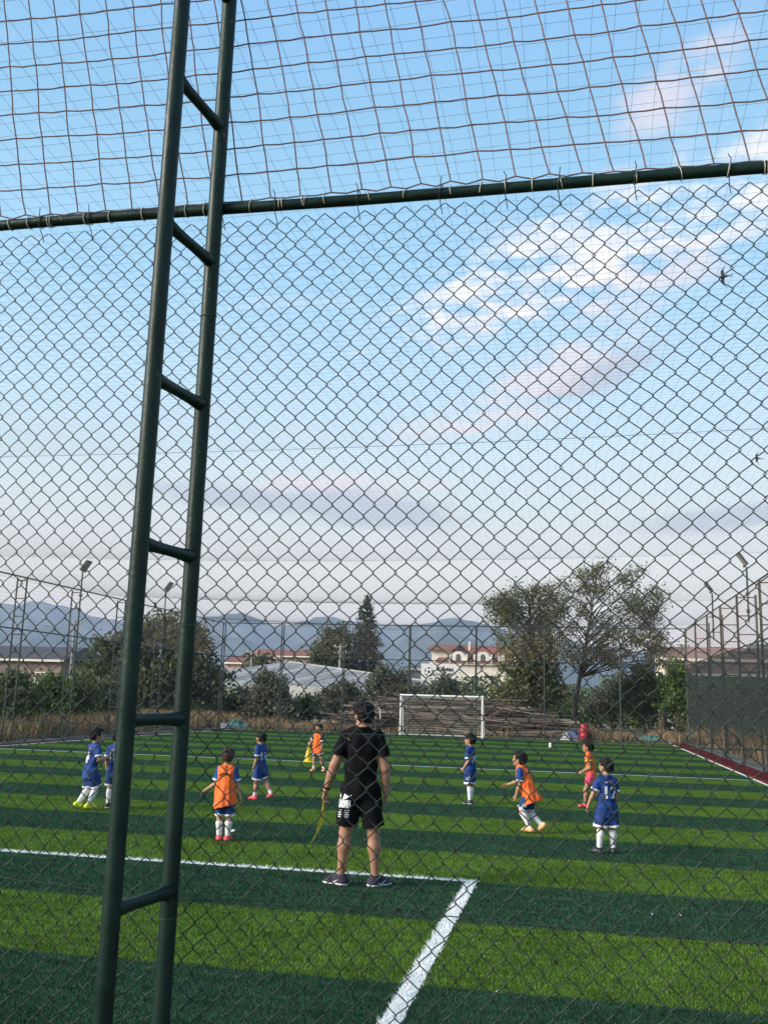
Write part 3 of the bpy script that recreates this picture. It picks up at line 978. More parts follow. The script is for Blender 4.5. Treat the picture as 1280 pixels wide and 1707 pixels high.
def plant(name, label, cat, base, blobs, n, size, leaf, trunk_r=0.12, trunk_h=None, clumps=0, cl_r=0.35, group=None, shell=0.45, flat=0.0):
    """trunk with limbs reaching into the blobs, and a crown of leaf sprays"""
    base = Vector(base)
    root = empty(name, base); tag(root, label, cat, group)
    B = [(x - base.x, y - base.y, z, rx, ry, rz) for x, y, z, rx, ry, rz in blobs]
    b = MB()
    th = trunk_h if trunk_h is not None else min(q[2] for q in B) * 0.8 + 0.2
    b.tube([(0, 0, -0.05), (random.uniform(-.1, .1), random.uniform(-.1, .1), th * 0.5), (random.uniform(-.15, .15), 0, th)], [trunk_r * 1.25, trunk_r, trunk_r * 0.85], 8)
    for q in B:
        c = Vector(q[:3]); s = Vector((0, 0, th * random.uniform(0.75, 0.98)))
        m = s.lerp(c, 0.5) + Vector((random.uniform(-.2, .2), random.uniform(-.2, .2), 0.1))
        b.tube([s, m, c, c + (c - m) * 0.5], [trunk_r * 0.6, trunk_r * 0.42, trunk_r * 0.25, trunk_r * 0.1], 5)
    b.build('trunk', M['bark'], root, True)
    V, Fc = leaves(blob_points(B, n, clumps, cl_r, shell), size, flat)
    link('crown', np_mesh('crown', V, Fc), M[leaf], root)
    return root


def px_blobs(lst, Y, deep=0.8):
    """(px, py, half width px, half height px) -> blobs at distance Y"""
    out = []
    s = Y / F_PX * 1.02
    for (x, y, w, h) in lst:
        p = at(x, y, Y + random.uniform(-.6, .6) * s * w * 0.3)
        out.append((p.x, p.y, p.z, w * s, max(w, h) * s * deep, h * s))
    return out


def base_at(px, Y):
    p = at(px, 1200, Y); return (p.x, Y, 0)


TG = 'trees and shrubs beyond the pitch'
# big tree behind the left fence
Y = 57
plant('round_tree', 'large round dark green tree behind the left fence, partly hidden by the ladder post', 'tree', base_at(262, Y),
      px_blobs([(260, 1075, 55, 45), (200, 1090, 45, 42), (320, 1085, 45, 42), (180, 1130, 42, 40), (345, 1125, 35, 40), (260, 1130, 70, 45), (225, 1055, 22, 22), (275, 1045, 28, 24), (318, 1058, 24, 22), (300, 1160, 60, 26), (215, 1160, 50, 26)], Y),
      15000, 0.27, 'leaf_dark', 0.22, 1.6, 300, 0.42, TG)
# conifer and its neighbour
Y = 98
def conifer(px, ptop, pbase, halfpx, Y, label):
    b0 = at(px, pbase, Y); t0 = at(px, ptop, Y); s = Y / F_PX
    root = empty('conifer_tree', (b0.x, Y, 0)); tag(root, label, 'tree', TG)
    H_ = t0.z; zb = max(1.0, b0.z * 0.6)
    MB().tube([(0, 0, 0), (0, 0, H_ * 0.6), (0, 0, H_ * 0.97)], [0.22, 0.13, 0.03], 7).build('trunk', M['bark'], root, True)
    pts = []
    for k in range(46):
        t = (k + random.random()) / 46; z = zb + (H_ - zb) * t
        R = halfpx * s * (1 - t) ** 0.72 * random.uniform(0.7, 1.15) + 0.12
        for a in range(int(5 + 7 * (1 - t))):
            an = random.uniform(0, 6.283); m = int(26 * (0.4 + (1 - t)))
            u = rng.uniform(0.1, 1, m) ** 0.7 * R
            q = np.stack([np.cos(an) * u, np.sin(an) * u, z - 0.22 * u + rng.normal(0, 0.09, m)], 1) + rng.normal(0, 0.10, (m, 3))
            pts.append(q)
    V, Fc = leaves(np.concatenate(pts), 0.26, 0.2)
    link('crown', np_mesh('crown', V, Fc), M['leaf_cypress'], root)
conifer(608, 995, 1135, 44, Y, 'tall pointed conifer rising above the grey shed roof')
plant('round_tree', 'dark rounded tree touching the left side of the tall conifer', 'tree', base_at(556, 96),
      px_blobs([(555, 1075, 22, 24), (535, 1085, 18, 22), (572, 1070, 16, 28), (555, 1100, 34, 20), (548, 1055, 14, 12)], 96), 6500, 0.30, 'leaf_dark', 0.2, 3.0, 140, 0.45, TG)
# olives and bushes behind the far fence
for (lst, Y, n, leaf, lab, bx) in [
    ([(452, 1150, 34, 30), (440, 1130, 20, 18), (470, 1165, 26, 26), (430, 1170, 26, 24), (455, 1185, 40, 16)], 57, 6500, 'leaf_olive', 'dense grey green olive bush in front of the grey shed, second from left', 452),
    ([(402, 1165, 24, 22), (385, 1180, 26, 18), (418, 1185, 24, 16)], 59, 2600, 'leaf_mid', 'low green bush just right of the ladder post, beyond the far fence', 400),
    ([(510, 1172, 20, 20), (530, 1178, 22, 18), (500, 1188, 22, 12)], 60, 2600, 'leaf_bright', 'fresh green low bush in front of the middle of the grey shed', 515),
    ([(565, 1165, 30, 24), (550, 1180, 30, 18), (590, 1175, 28, 20), (575, 1150, 18, 14)], 58, 5200, 'leaf_olive', 'wide olive bush behind the coach, right of the fresh green bush', 570),
    ([(648, 1135, 30, 22), (630, 1150, 26, 22), (668, 1150, 26, 22), (655, 1165, 34, 16), (640, 1120, 14, 10)], 61, 5200, 'leaf_olive', 'silvery olive tree standing left of the goal', 650),
    ([(735, 1152, 34, 18), (710, 1160, 24, 16), (765, 1160, 28, 18), (745, 1138, 16, 10), (730, 1172, 50, 14)], 60, 5200, 'leaf_olive', 'grey olive tree growing behind the goal below the white banner', 735),
    ([(1075, 1150, 34, 30), (1050, 1168, 30, 24), (1100, 1165, 26, 26), (1070, 1128, 22, 14)], 62, 5200, 'leaf_dark', 'dark bush between the tall tree and the right corner of the far fence', 1072),
    ([(1128, 1140, 18, 26), (1118, 1165, 20, 22), (1140, 1160, 14, 26), (1130, 1120, 12, 14)], 56, 3600, 'leaf_bright', 'glossy green bush right at the corner where the shade cloth begins', 1128),
    ([(1025, 1165, 24, 26), (1005, 1175, 26, 18), (1035, 1140, 14, 16)], 66, 3000, 'leaf_olive', 'pale olive bush just right of the tall tree trunk', 1020),
]:
    plant('shrub', lab, 'shrub', base_at(bx, Y), px_blobs(lst, Y), n, 0.20, leaf, 0.09, 0.7, max(60, n // 45), 0.30, TG)
for (px, Y, n, w, h, leaf, lab) in [
    (18, 36, 4200, 34, 48, 'leaf_mid', 'leafy green bush at the left edge of the picture behind the fence'),
    (80, 40, 3600, 30, 42, 'leaf_bright', 'brighter green bush behind the left fence, second from the edge'),
    (128, 43, 3600, 28, 40, 'leaf_mid', 'green bush behind the left fence under the floodlight'),
    (172, 47, 3200, 26, 36, 'leaf_warm', 'brownish green bush behind the boy with yellow boots'),
    (-45, 33, 3000, 40, 55, 'leaf_mid', 'tall green bush just outside the left edge'),
]:
    cy = 1160
    plant('shrub', lab, 'shrub', base_at(px, Y), px_blobs([(px, cy, w, h * .8), (px - w * .6, cy + 14, w * .8, h * .6), (px + w * .6, cy + 12, w * .8, h * .6), (px + w * .2, cy - h * .55, w * .55, h * .4)], Y), n, 0.17, leaf, 0.08, 0.6, 90, 0.26, TG)


def airy_tree(label, px, Y, top_px, pts_px, n_per, leaf, trunk_top=1115, lean=0.0, extra=None, nlimb=11):
    """open crown: real branches, leaf clusters hanging at their tips"""
    base = Vector(base_at(px, Y)); s = Y / F_PX
    root = empty('broadleaf_tree', base); tag(root, label, 'tree', TG)
    b = MB(); tips = []
    zt = at(px, trunk_top, Y).z
    b.tube([(0, 0, -0.05), (0.04, 0, zt * 0.5), (0.12 + lean * .3, 0, zt)], [0.22, 0.15, 0.125], 8)
    fork = Vector((0.12 + lean * .3, 0, zt)); ztop = at(px, top_px + 14, Y).z; lead = lean
    b.tube([fork, fork + Vector((lead * .5 + .08, 0.1, (ztop - zt) * .5)), Vector((fork.x + lead, 0, ztop))], [0.12, 0.065, 0.02], 6)
    more = [(x + random.gauss(4, 11), y + random.gauss(10, 12), w * 0.8) for (x, y, w) in pts_px for _ in range(2)]
    for (x, y, w) in pts_px + more:
        g = at(x, y, Y + random.uniform(-1.6, 1.6)); tgt = Vector((g.x - base.x, g.y - base.y, g.z))
        hd = math.hypot(tgt.x - fork.x, tgt.y); zz = min(max(tgt.z - 0.55 * hd - 0.4, zt - 0.5), ztop * 0.93); fr = max(0, (zz - zt) / (ztop - zt))
        st = Vector((fork.x + lead * fr, 0.0, zz))
        mid = st.lerp(tgt, 0.45) + Vector((random.gauss(0, .2), random.gauss(0, .3), 0.35))
        pre = st.lerp(tgt, 0.8) + Vector((random.gauss(0, .15), random.gauss(0, .2), 0.15))
        b.tube([st, mid, pre, tgt], [0.05, 0.035, 0.024, 0.012], 5, False)
        for k in range(4):
            o = pre.lerp(tgt, random.random()) if k else tgt
            limbs(b, o, (tgt - mid).normalized() + Vector((random.gauss(0, .6), random.gauss(0, .6), random.gauss(0, .35))), w * s * random.uniform(0.4, 0.75), 0.012, 1, tips, 0.7, 0.0, (2, 3))
    b.build('trunk', M['bark'], root, True)
    T = np.array([tuple(t) for t in tips])
    P = np.repeat(T, n_per, 0); P = P + rng.normal(size=P.shape) * np.array([0.27, 0.27, 0.22]) ; P[:, 2] -= np.abs(rng.normal(0, 0.09, len(P)))
    V, Fc = leaves(P, 0.125, 0.35, 0.25)
    if extra:
        E_ = [(x - base.x, y - base.y, z, a, c, d) for x, y, z, a, c, d in px_blobs(extra, Y)]
        V2, F2 = leaves(blob_points(E_, 7000, 160, 0.33), 0.22)
        Fc = np.concatenate([Fc, F2 + len(V)]); V = np.concatenate([V, V2])
    link('crown', np_mesh('crown', V, Fc), M[leaf], root)


airy_tree('tall open-crowned tree right of the goal, sky showing between its branches', 958, 61, 942,
          [(975, 955, 26), (1000, 962, 26), (1040, 965, 22), (1085, 990, 18), (960, 985, 28), (1010, 995, 30), (1050, 1000, 24), (940, 1010, 24), (985, 1025, 32), (1035, 1030, 30), (1075, 1025, 22), (950, 1045, 30), (1000, 1055, 32), (1050, 1060, 30),
           (1090, 1065, 24), (1105, 1075, 18), (970, 1080, 30), (1030, 1085, 26), (940, 1080, 28), (1075, 1095, 18), (1000, 1100, 26)], 13, 'leaf_warm', lean=1.0)
airy_tree('leafy tree directly right of the goal, dark and dense low down', 890, 58, 970,
          [(842, 998, 18), (865, 992, 18), (892, 988, 16), (915, 985, 12), (835, 1020, 18), (858, 1016, 22), (888, 1014, 22), (910, 1024, 20), (850, 1038, 22), (880, 1038, 24), (905, 1048, 22), (828, 1038, 12)], 13, 'leaf_warm', 1140, lean=-0.4,
          extra=[(885, 1090, 44, 44), (865, 1115, 34, 34), (905, 1120, 44, 40), (875, 1150, 50, 34), (850, 1145, 26, 28), (915, 1165, 36, 24)])


def hedgerow():
    """scrub that reads as one green mass behind the single bushes"""
    P = []
    for px in range(-60, 1360, 9):
        Y = 70 + 7 * math.sin(px * 0.013) + random.uniform(-3, 3)
        if 380 < px < 700: top = random.uniform(1166, 1185)
        elif px <= 380: top = random.uniform(1118, 1172)
        else: top = random.uniform(1124, 1176)
        a = at(px, top, Y); zt = max(0.5, a.z); m = int(210 * zt / 2.0)
        z = rng.uniform(0, 1, m) ** 0.8 * zt
        if random.random() < 0.14: continue
        P.append(np.stack([a.x + rng.normal(0, 0.45, m), Y + rng.normal(0, 0.7, m), z], 1))
    V, Fc = leaves(np.concatenate(P), 0.26)
    o = link('hedgerow', np_mesh('hedgerow', V, Fc), M['leaf_mid'])
    tag(o, 'continuous scrubby green hedgerow behind the far fence', 'hedge', kind='stuff')


hedgerow()


def dry_grass():
    Vs, Fs, nb = [], [], 0
    def patch(x, y, h):
        n = len(x); a = rng.uniform(0, 6.283, n); w = 0.012 + 0.012 * rng.random(n); ln = h * rng.normal(0.35, 0.25, n); la = rng.uniform(0, 6.283, n)
        dx, dy = np.cos(a) * w, np.sin(a) * w
        tip = np.stack([x + np.cos(la) * ln, y + np.sin(la) * ln, h], 1); mid = np.stack([x + np.cos(la) * ln * .3, y + np.sin(la) * ln * .3, h * 0.6], 1)
        z = np.zeros(n) - 0.03
        return np.stack([np.stack([x - dx, y - dy, z], 1), np.stack([x + dx, y + dy, z], 1), mid + np.stack([dx, dy, z * 0], 1) * .7, tip, mid - np.stack([dx, dy, z * 0], 1) * .7], 1)
    A = []
    n = 30000
    x = rng.uniform(-24, 12, n); y = FAR_Y + 0.5 + rng.random(n) ** 1.3 * 8
    clear = (x > -10.5) & (x < 0.3) & (y < 54.5) & (rng.random(n) < 0.85)
    k = ~clear & (np.sin(x * 1.1) + np.sin(x * 0.47 + y) > -0.8)
    x, y = x[k], y[k]
    A.append(patch(x, y, rng.uniform(0.12, 0.62, len(x)) * (0.7 + 0.5 * np.sin(x * 0.9 + 1) * np.sin(x * 2.3))))
    n = 14000                                                     # outside the left fence
    x = FX_L - 0.5 - rng.random(n) * 6; y = rng.uniform(24, 56, n); A.append(patch(x, y, rng.uniform(0.3, 0.9, n)))
    n = 9000                                                      # outside the right fence
    x = FX_R + 0.8 + rng.random(n) * 4; y = rng.uniform(20, 56, n); A.append(patch(x, y, rng.uniform(0.3, 0.9, n)))
    A = np.concatenate(A); pick = rng.random(len(A)) < 0.24
    for nm, B, m, lab in (('dry_grass', A[~pick], 'dry_grass', 'tall straw coloured dry grass around the outside of the fences'), ('green_weeds', A[pick], 'dry_green', 'dull green weeds among the dry grass')):
        o = link(nm, np_mesh(nm, B.reshape(-1, 3), np.arange(len(B) * 5).reshape(-1, 5)), M[m]); tag(o, lab, 'grass', kind='stuff')


dry_grass()

# ------------------------------------------------------------------ timber pile and junk behind the goal
M['timber'] = [mat('timber', c, 0.9, 0.35, 4, 0.4, 30, stretch=(0.2, 1, 1)) for c in ((0.17, 0.125, 0.095), (0.12, 0.085, 0.066), (0.24, 0.195, 0.155), (0.085, 0.062, 0.05))]


def timber_pile():
    root = empty('timber_pile', (-6.0, 52.6, 0)); tag(root, 'long heap of weathered poles and planks stacked behind the goal', 'timber pile')
    meshes = []
    for v in range(8):
        b = MB(); kx = random.uniform(-0.03, 0.03); ky = random.uniform(-.03, .03)
        pts = [(-0.5 + k / 6, ky * math.sin(k * 1.1), kx * math.sin(math.pi * k / 6) * 1.6) for k in range(7)]
        if v < 6: b.tube([(p[0], p[1] * .4, p[2] * .4) for p in pts], [1.0 - 0.06 * k for k in range(7)], 6)
        else: b.box((0, 0, 0), (1.0, 2.4, 0.7))
        # tube radius is scaled by the object's y/z scale; x is its length
        me = b.mesh('pole'); me.materials.append(M['timber'][v % 4]); meshes.append(me)
    for k in range(210):
        t = random.random()
        x = -5.4 + 10.6 * t                                       # from left of the goal to the tree on the right
        hmax = 1.85 * (1.0 if -3 < x < 1.6 else (max(0.15, 1 - (x - 1.6) / 4.2) if x > 0 else max(0.4, 1 - (-3 - x) * 0.25)))
        z = 0.06 + hmax * random.random() ** 0.85
        o = bpy.data.objects.new('pole', meshes[k % 8]); COL.objects.link(o); o.parent = root
        ln = random.uniform(2.6, 5.6); r = random.uniform(0.025, 0.065)
        o.scale = (ln, r, r)
        o.location = (x, random.uniform(-1.0, 1.0) * (1.1 - z / 2.2), z)
        o.rotation_euler = (random.uniform(0, 3), random.gauss(0.02, 0.06), random.gauss(0, 0.13))
    for k in range(10):                                            # a few leaning ones
        o = bpy.data.objects.new('pole', meshes[k % 6]); COL.objects.link(o); o.parent = root
        ln = random.uniform(1.6, 3.2); a = random.uniform(0.3, 0.75) * random.choice((-1, 1))
        o.scale = (ln, 0.04, 0.04); o.location = (random.uniform(-4.2, 2.2), -0.8, abs(math.sin(a)) * ln / 2 + 0.05)
        o.rotation_euler = (0, a, random.gauss(0, .3))


timber_pile()


def scrap_heap():
    p = at(622, 1200, 51.8)
    root = empty('scrap_heap', (p.x, 51.8, 0)); tag(root, 'tangle of broken chairs, pipes and boards left of the goal', 'scrap heap')
    for k in range(16):
        a = Vector((random.uniform(-.9, 1.0), random.uniform(-.4, .4), random.uniform(0.02, 0.9)))
        d = Vector((random.gauss(0, .6), random.gauss(0, .2), random.gauss(0, .45))).normalized() * random.uniform(0.4, 0.9)
        b_ = a + d; b_.z = max(0.03, b_.z)
        MB().tube([a, a.lerp(b_, 0.5) + Vector((0, 0, .03)), b_], random.uniform(0.015, 0.04), 6).build('pipe', M['timber'][k % 4] if k % 3 else M['junk_dark'], root, True)
    for k in range(5):
        R = Matrix.Rotation(random.uniform(-.8, .8), 3, 'Y') @ Matrix.Rotation(random.uniform(-.4, .4), 3, 'Z')
        MB().box((random.uniform(-.6, .6), random.uniform(-.3, .3), random.uniform(0.25, 0.8)), (random.uniform(.4, .8), 0.05, random.uniform(.15, .35)), rot=R).build('board', M['junk_dark'] if k % 2 else M['junk_tan'], root)
    MB().tube([(0.10, -0.5, 0.85), (0.2, -0.5, 1.22), (0.34, -0.5, 1.30), (0.46, -0.5, 1.18), (0.5, -0.5, 0.7)], 0.032, 8).build('bent_white_pipe', M['white_metal'], root, True)
    MB().box((0.45, -0.6, 0.10), (0.55, 0.25, 0.06), rot=Matrix.Rotation(0.12, 3, 'Y')).build('white_board', M['white_metal'], root)


M['junk_dark'] = mat('junk_dark', (0.03, 0.03, 0.032), 0.7, 0.4, 6)
M['junk_tan'] = mat('junk_tan', (0.32, 0.22, 0.14), 0.8, 0.3, 6)
scrap_heap()


def drum(px, py_base, Y):
    p = at(px, py_base, Y)
    root = empty('red_drum', (p.x, Y, 0)); tag(root, 'red plastic drum standing in the weeds right of the timber pile', 'drum')
    prof = [(0.20, 0.0), (0.235, 0.03), (0.24, 0.20), (0.255, 0.23), (0.24, 0.26), (0.24, 0.46), (0.255, 0.49), (0.24, 0.52), (0.238, 0.68), (0.215, 0.74), (0.10, 0.76)]
    MB().lathe(prof, n=20).build('barrel', M['red_plastic'], root, True)
    MB().lathe([(0.205, 0.755), (0.225, 0.76), (0.225, 0.80), (0.19, 0.81)], n=20).build('lid', M['red_plastic'], root, True)


M['red_plastic'] = mat('red_plastic', (0.34, 0.022, 0.03), 0.35, 0.2, 5)
drum(974, 1228, 49.75)


def heap(name, label, cat, px, Y, rx, ry, h, material, seed):
    p = at(px, 1220, Y); r = random.Random(seed)
    nu, nv = 26, 9; V = [(0, 0, h * 0.98)]
    for j in range(1, nv):
        t = j / (nv - 1)
        for i in range(nu):
            a = 2 * math.pi * i / nu
            k = 1 + 0.22 * math.sin(3 * a + seed) + 0.14 * math.sin(7 * a + 2 * seed)
            z = h * (math.cos(t * math.pi / 2) ** 0.8) * (1 + 0.22 * math.sin(5 * a + 9 * t + seed) + 0.12 * math.sin(11 * a - 6 * t)) - 0.03
            V.append((rx * t * k * math.cos(a), ry * t * k * math.sin(a), max(z, -0.03 if j == nv - 1 else 0.0)))
    Fc = [(0, 1 + i, 1 + (i + 1) % nu) for i in range(nu)]
    me = bpy.data.meshes.new(name)
    q = [(1 + (j - 1) * nu + i, 1 + j * nu + i, 1 + j * nu + (i + 1) % nu, 1 + (j - 1) * nu + (i + 1) % nu) for j in range(1, nv - 1) for i in range(nu)]
    me.from_pydata(V, [], Fc + q); me.update()
    o = link(name, me, material, None, True); o.location = (p.x, Y, 0); tag(o, label, cat)


M['tarp_green'] = mat('tarp_green', (0.075, 0.16, 0.13), 0.6, 0.5, 5, 0.5, 12)
M['sack_white'] = mat('sack_white', (0.55, 0.54, 0.50), 0.7, 0.25, 6, 0.4, 14)
M['sack_blue'] = mat('sack_blue', (0.07, 0.10, 0.19), 0.7, 0.3, 6, 0.4, 14)
heap('tarp', 'crumpled green tarp lying near the left corner of the far fence', 'tarp', 392, 50.2, 0.75, 0.4, 0.42, M['tarp_green'], 1)
heap('tarp', 'flattened green tarp lying near the right corner of the far fence', 'tarp', 1086, 50.3, 0.9, 0.4, 0.33, M['tarp_green'], 4)
heap('sack', 'small white sack beside the green tarp at the left corner', 'sack', 372, 50.0, 0.22, 0.2, 0.24, M['sack_white'], 2)
heap('sack', 'white plastic sack between the timber pile and the red drum', 'sack', 942, 50.4, 0.25, 0.2, 0.34, M['sack_white'], 3)
heap('sack', 'dark blue sack just left of the red drum', 'sack', 956, 50.6, 0.45, 0.3, 0.42, M['sack_blue'], 5)
heap('sack', 'pale sack in the grass right of the red drum', 'sack', 998, 50.5, 0.22, 0.2, 0.22, M['sack_white'], 6)
heap('sack', 'whitish rubbish sack lying right of the flat green tarp', 'sack', 1118, 50.2, 0.4, 0.25, 0.16, M['sack_white'], 8)

# ------------------------------------------------------------------ buildings
M['plaster_white'] = mat('plaster_white', (0.66, 0.61, 0.53), 0.85, 0.12, 1.5, 0.1, 20)
M['plaster_pink'] = mat('plaster_pink', (0.45, 0.31, 0.27), 0.85, 0.18, 1.5, 0.1, 20)
M['plaster_tan'] = mat('plaster_tan', (0.42, 0.36, 0.28), 0.85, 0.18, 1.5, 0.1, 20)
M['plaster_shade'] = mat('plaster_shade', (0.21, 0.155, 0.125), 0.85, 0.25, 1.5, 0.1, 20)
M['roof_tile'] = mat('roof_tile', (0.20, 0.078, 0.055), 0.8, 0.3, 2.5, 0.6, 14)
M['roof_brown'] = mat('roof_brown', (0.20, 0.098, 0.078), 0.8, 0.25, 1.0, 0.5, 10)
M['roof_dark'] = mat('roof_dark', (0.065, 0.060, 0.062), 0.8, 0.25, 1.0, 0.5, 10)
M['sheet_grey'] = mat('sheet_grey', (0.20, 0.20, 0.19), 0.7, 0.22, 0.5, 0.2, 6)
M['sheet_pale'] = mat('sheet_pale', (0.26, 0.26, 0.25), 0.7, 0.22, 0.5, 0.2, 6)
M['glass'] = mat('glass', (0.05, 0.06, 0.07), 0.12, 0.2, 2, spec=0.7)
M['stone_trim'] = mat('stone_trim', (0.70, 0.66, 0.58), 0.8, 0.1, 4)


def window(parent, x, y, z, w, h, rz=0.0, arch=False, name='window'):
    """a window set on a wall that faces -y; frame, pane and sill"""
    f = MB()
    t = 0.10
    if arch:
        arc = [(x + w / 2 * math.cos(a), y - 0.05, z + h / 2 + w / 2 * math.sin(a) * 0.9) for a in [math.pi * k / 8 for k in range(9)]]
        f.poly([(x - w / 2, y - 0.05, z - h / 2), (x + w / 2, y - 0.05, z - h / 2)] + arc, (0, 0.06, 0))
    else:
        f.box((x, y - 0.02, z), (w, 0.06, h))
    fr = f.build(name, M['stone_trim'], parent)
    g = MB()
    if arch:
        w2 = w - 0.3
        arc = [(x + w2 / 2 * math.cos(a), y - 0.07, z + h / 2 + w2 / 2 * math.sin(a) * 0.9) for a in [math.pi * k / 8 for k in range(9)]]
        g.poly([(x - w2 / 2, y - 0.07, z - h / 2 + 0.15), (x + w2 / 2, y - 0.07, z - h / 2 + 0.15)] + arc, (0, 0.015, 0))
        g.build('pane', M['glass'], fr)
        MB().box((x, y - 0.085, z + 0.2), (0.07, 0.03, h * 1.0)).build('mullion', M['stone_trim'], fr)
    else:
        for s in (-1, 1):
            MB().box((x + s * w * 0.23, y - 0.055, z), (w * 0.40, 0.02, h * 0.82)).build('pane', M['glass'], fr)
    MB().box((x, y - 0.09, z - h / 2 - 0.05), (w + 0.2, 0.2, 0.08)).build('sill', M['stone_trim'], fr)
    return fr


def villa():
    Y = 118.0
    tl = at(715, 1075, Y); s = Y / F_PX
    X = lambda px: at(px, 1120, Y).x
    Z = lambda px, py: at(px, py, Y).z
    xL, xR = X(718), X(905)
    root = empty('white_villa', ((xL + xR) / 2, Y, 0)); tag(root, 'large white villa with red tiled roof and arched dormers behind the trees', 'house')
    cx = (xL + xR) / 2; W = xR - xL; D = 11.0
    ze = Z(740, 1103); zr = Z(740, 1075)
    ztop_l = Z(735, 1083)
    body = MB().box((0, D / 2, ze / 2), (W, D, ze)).build('wall', M['plaster_white'], root)
    # main roof, ridge along x, slopes to the front; the left end keeps a tall gable block
    rf = MB()
    o = 0.55; e = ze - 0.12
    x0, x1 = -W / 2 + (X(742) - xL) - 1.0, W / 2 + o
    rf.poly([(x0 - 0.2, -o, e), (x1, -o, e), (x1, D * 0.42, zr), (x0 + 1.3, D * 0.42, zr)], (0, 0.05, 0.22))
    rf.poly([(x0 + 1.3, D * 0.42, zr), (x1, D * 0.42, zr), (x1, D + o, e), (x0 - 0.2, D + o, e)], (0, -0.05, 0.22))
    roof = rf.build('roof', M['roof_tile'], root)
    # gable block at the left
    gx0, gx1 = -W / 2, -W / 2 + (X(752) - xL)
    MB().box(((gx0 + gx1) / 2, D * 0.4, (ztop_l) / 2 + 0.02), (gx1 - gx0 - 0.01, D * 0.7, ztop_l)).build('gable_wall', M['plaster_white'], root)
    gr = MB()
    gr.poly([(gx0 - 0.5, -0.1, ztop_l - 0.05), (gx1 + 0.6, -0.1, ztop_l - 0.05), (gx1 + 0.6, D * 0.4, zr + 0.1), (gx0 - 0.3, D * 0.4, zr + 0.1)], (0, 0.04, 0.2))
    gr.poly([(gx0 - 0.3, D * 0.4, zr + 0.1), (gx1 + 0.6, D * 0.4, zr + 0.1), (gx1 + 0.6, D * 0.8, ztop_l - 0.05), (gx0 - 0.5, D * 0.8, ztop_l - 0.05)], (0, -0.04, 0.2))
    gr.build('gable_roof', M['roof_tile'], root)
    MB().box((X(777) - cx, D * 0.3, zr + 0.1), (0.24, 0.3, 1.1)).build('chimney', M['plaster_white'], roof)
    MB().box((X(752) - cx, D * 0.26, zr - 0.35), (0.9, 0.5, 0.06), rot=Matrix.Rotation(rad(20), 3, 'X')).build('skylight', M['white_metal'], roof)
    # cornice
    MB().box((0.3, -0.15, ze - 0.2), (W + 0.9, 0.5, 0.24)).build('cornice', M['stone_trim'], root)
    for px in (764, 805, 846, 884):
        xx = X(px) - cx; wz = 1.15; hz = ze + 1.25
        d = MB()
        arch = [(xx + wz * 0.62 * math.cos(a), -0.45, ze + 0.80 + 0.50 * math.sin(a)) for a in [math.pi * k / 10 for k in range(11)]]
        d.poly([(xx - wz * 0.9, -0.45, ze - 0.1), (xx + wz * 0.9, -0.45, ze - 0.1), (xx + wz * 0.9, -0.45, ze + 0.60)] + arch + [(xx - wz * 0.9, -0.45, ze + 0.60)], (0, 3.4, 0))
        dm = d.build('dormer', M['plaster_white'], root)
        f = MB(); w2 = 0.55
        arc = [(xx + w2 / 2 * math.cos(a), -0.50, ze + 0.68 + w2 / 2 * math.sin(a)) for a in [math.pi * k / 8 for k in range(9)]]
        f.poly([(xx - w2 / 2, -0.50, ze + 0.05), (xx + w2 / 2, -0.50, ze + 0.05)] + arc, (0, 0.04, 0))
        f.build('dormer_window', M['glass'], dm)
        for q in (-1, 1): MB().box((xx + q * wz * 0.9, -0.5, ze + 0.4), (0.16, 0.2, 1.1)).build('dormer_pillar', M['stone_trim'], dm)
    for px in (728, 760, 792, 824, 858, 890):
        window(root, X(px) - cx, 0.0, ze * 0.62, 1.1, 1.5)
        window(root, X(px) - cx, 0.0, ze * 0.25, 1.1, 1.6)


villa()


def banner():
    Y = 65.0
    a = at(702, 1106, Y); b_ = at(768, 1135, Y)
    cx, w = (a.x + b_.x) / 2, b_.x - a.x; zc, h = (a.z + b_.z) / 2, a.z - b_.z
    root = empty('banner_sign', (cx, Y, 0)); tag(root, 'white banner with a football and the words Kaptan Halı Saha behind the goal', 'sign')
    MB().box((0, 0, zc), (w, 0.05, h)).build('panel', M['banner_white'], root)
    for s in (-1, 1): MB().tube([(s * w * 0.42, 0.06, 0), (s * w * 0.42, 0.06, zc + h / 2)], 0.04, 8).build('post', M['fence_far'], root)
    ball = MB().lathe([(h * 0.27, -0.004), (h * 0.27, 0.004)], n=28)
    bm = ball.mesh('ball_emblem'); o = link('ball_emblem', bm, M['white_metal'], root)
    o.rotation_euler = (math.pi / 2, 0, 0); o.location = (-w * 0.30, -0.035, zc)
    def pent(cx_, cz_, r, rot, m):
        p = [(cx_ + r * math.sin(rot + 2 * math.pi * k / 5), -0.043, cz_ + r * math.cos(rot + 2 * math.pi * k / 5)) for k in range(5)]
        MB().poly(p, (0, 0.003, 0)).build('ball_patch', m, root)
    R = h * 0.27; bx = -w * 0.30
    pent(bx, zc, R * 0.36, 0, M['ink'])
    for k in range(5):
        a = 2 * math.pi * k / 5 + math.pi * 0
        pent(bx + R * 0.80 * math.sin(a + 0.0), zc + R * 0.80 * math.cos(a), R * 0.22, math.pi + a, M['ink'])
    MB().tube([(bx + R * math.cos(t), -0.042, zc + R * math.sin(t)) for t in [2 * math.pi * k / 28 for k in range(29)]], 0.012, 4, False).build('ball_outline', M['ink'], root)
    for txt, size, z, x, off, m in (('Kaptan', h * 0.36, zc + 0.07 * h, 0.02 * w, 0.014, 'ink'), ('Halı Saha', h * 0.27, zc - h * 0.22, 0.0, 0.004, 'ink_grey')):
        me = text_mesh(txt, size, off)
        o = link('lettering', me, M[m], root); o.rotation_euler = (math.pi / 2, 0, 0); o.location = (x - w * 0.12, -0.04, z)


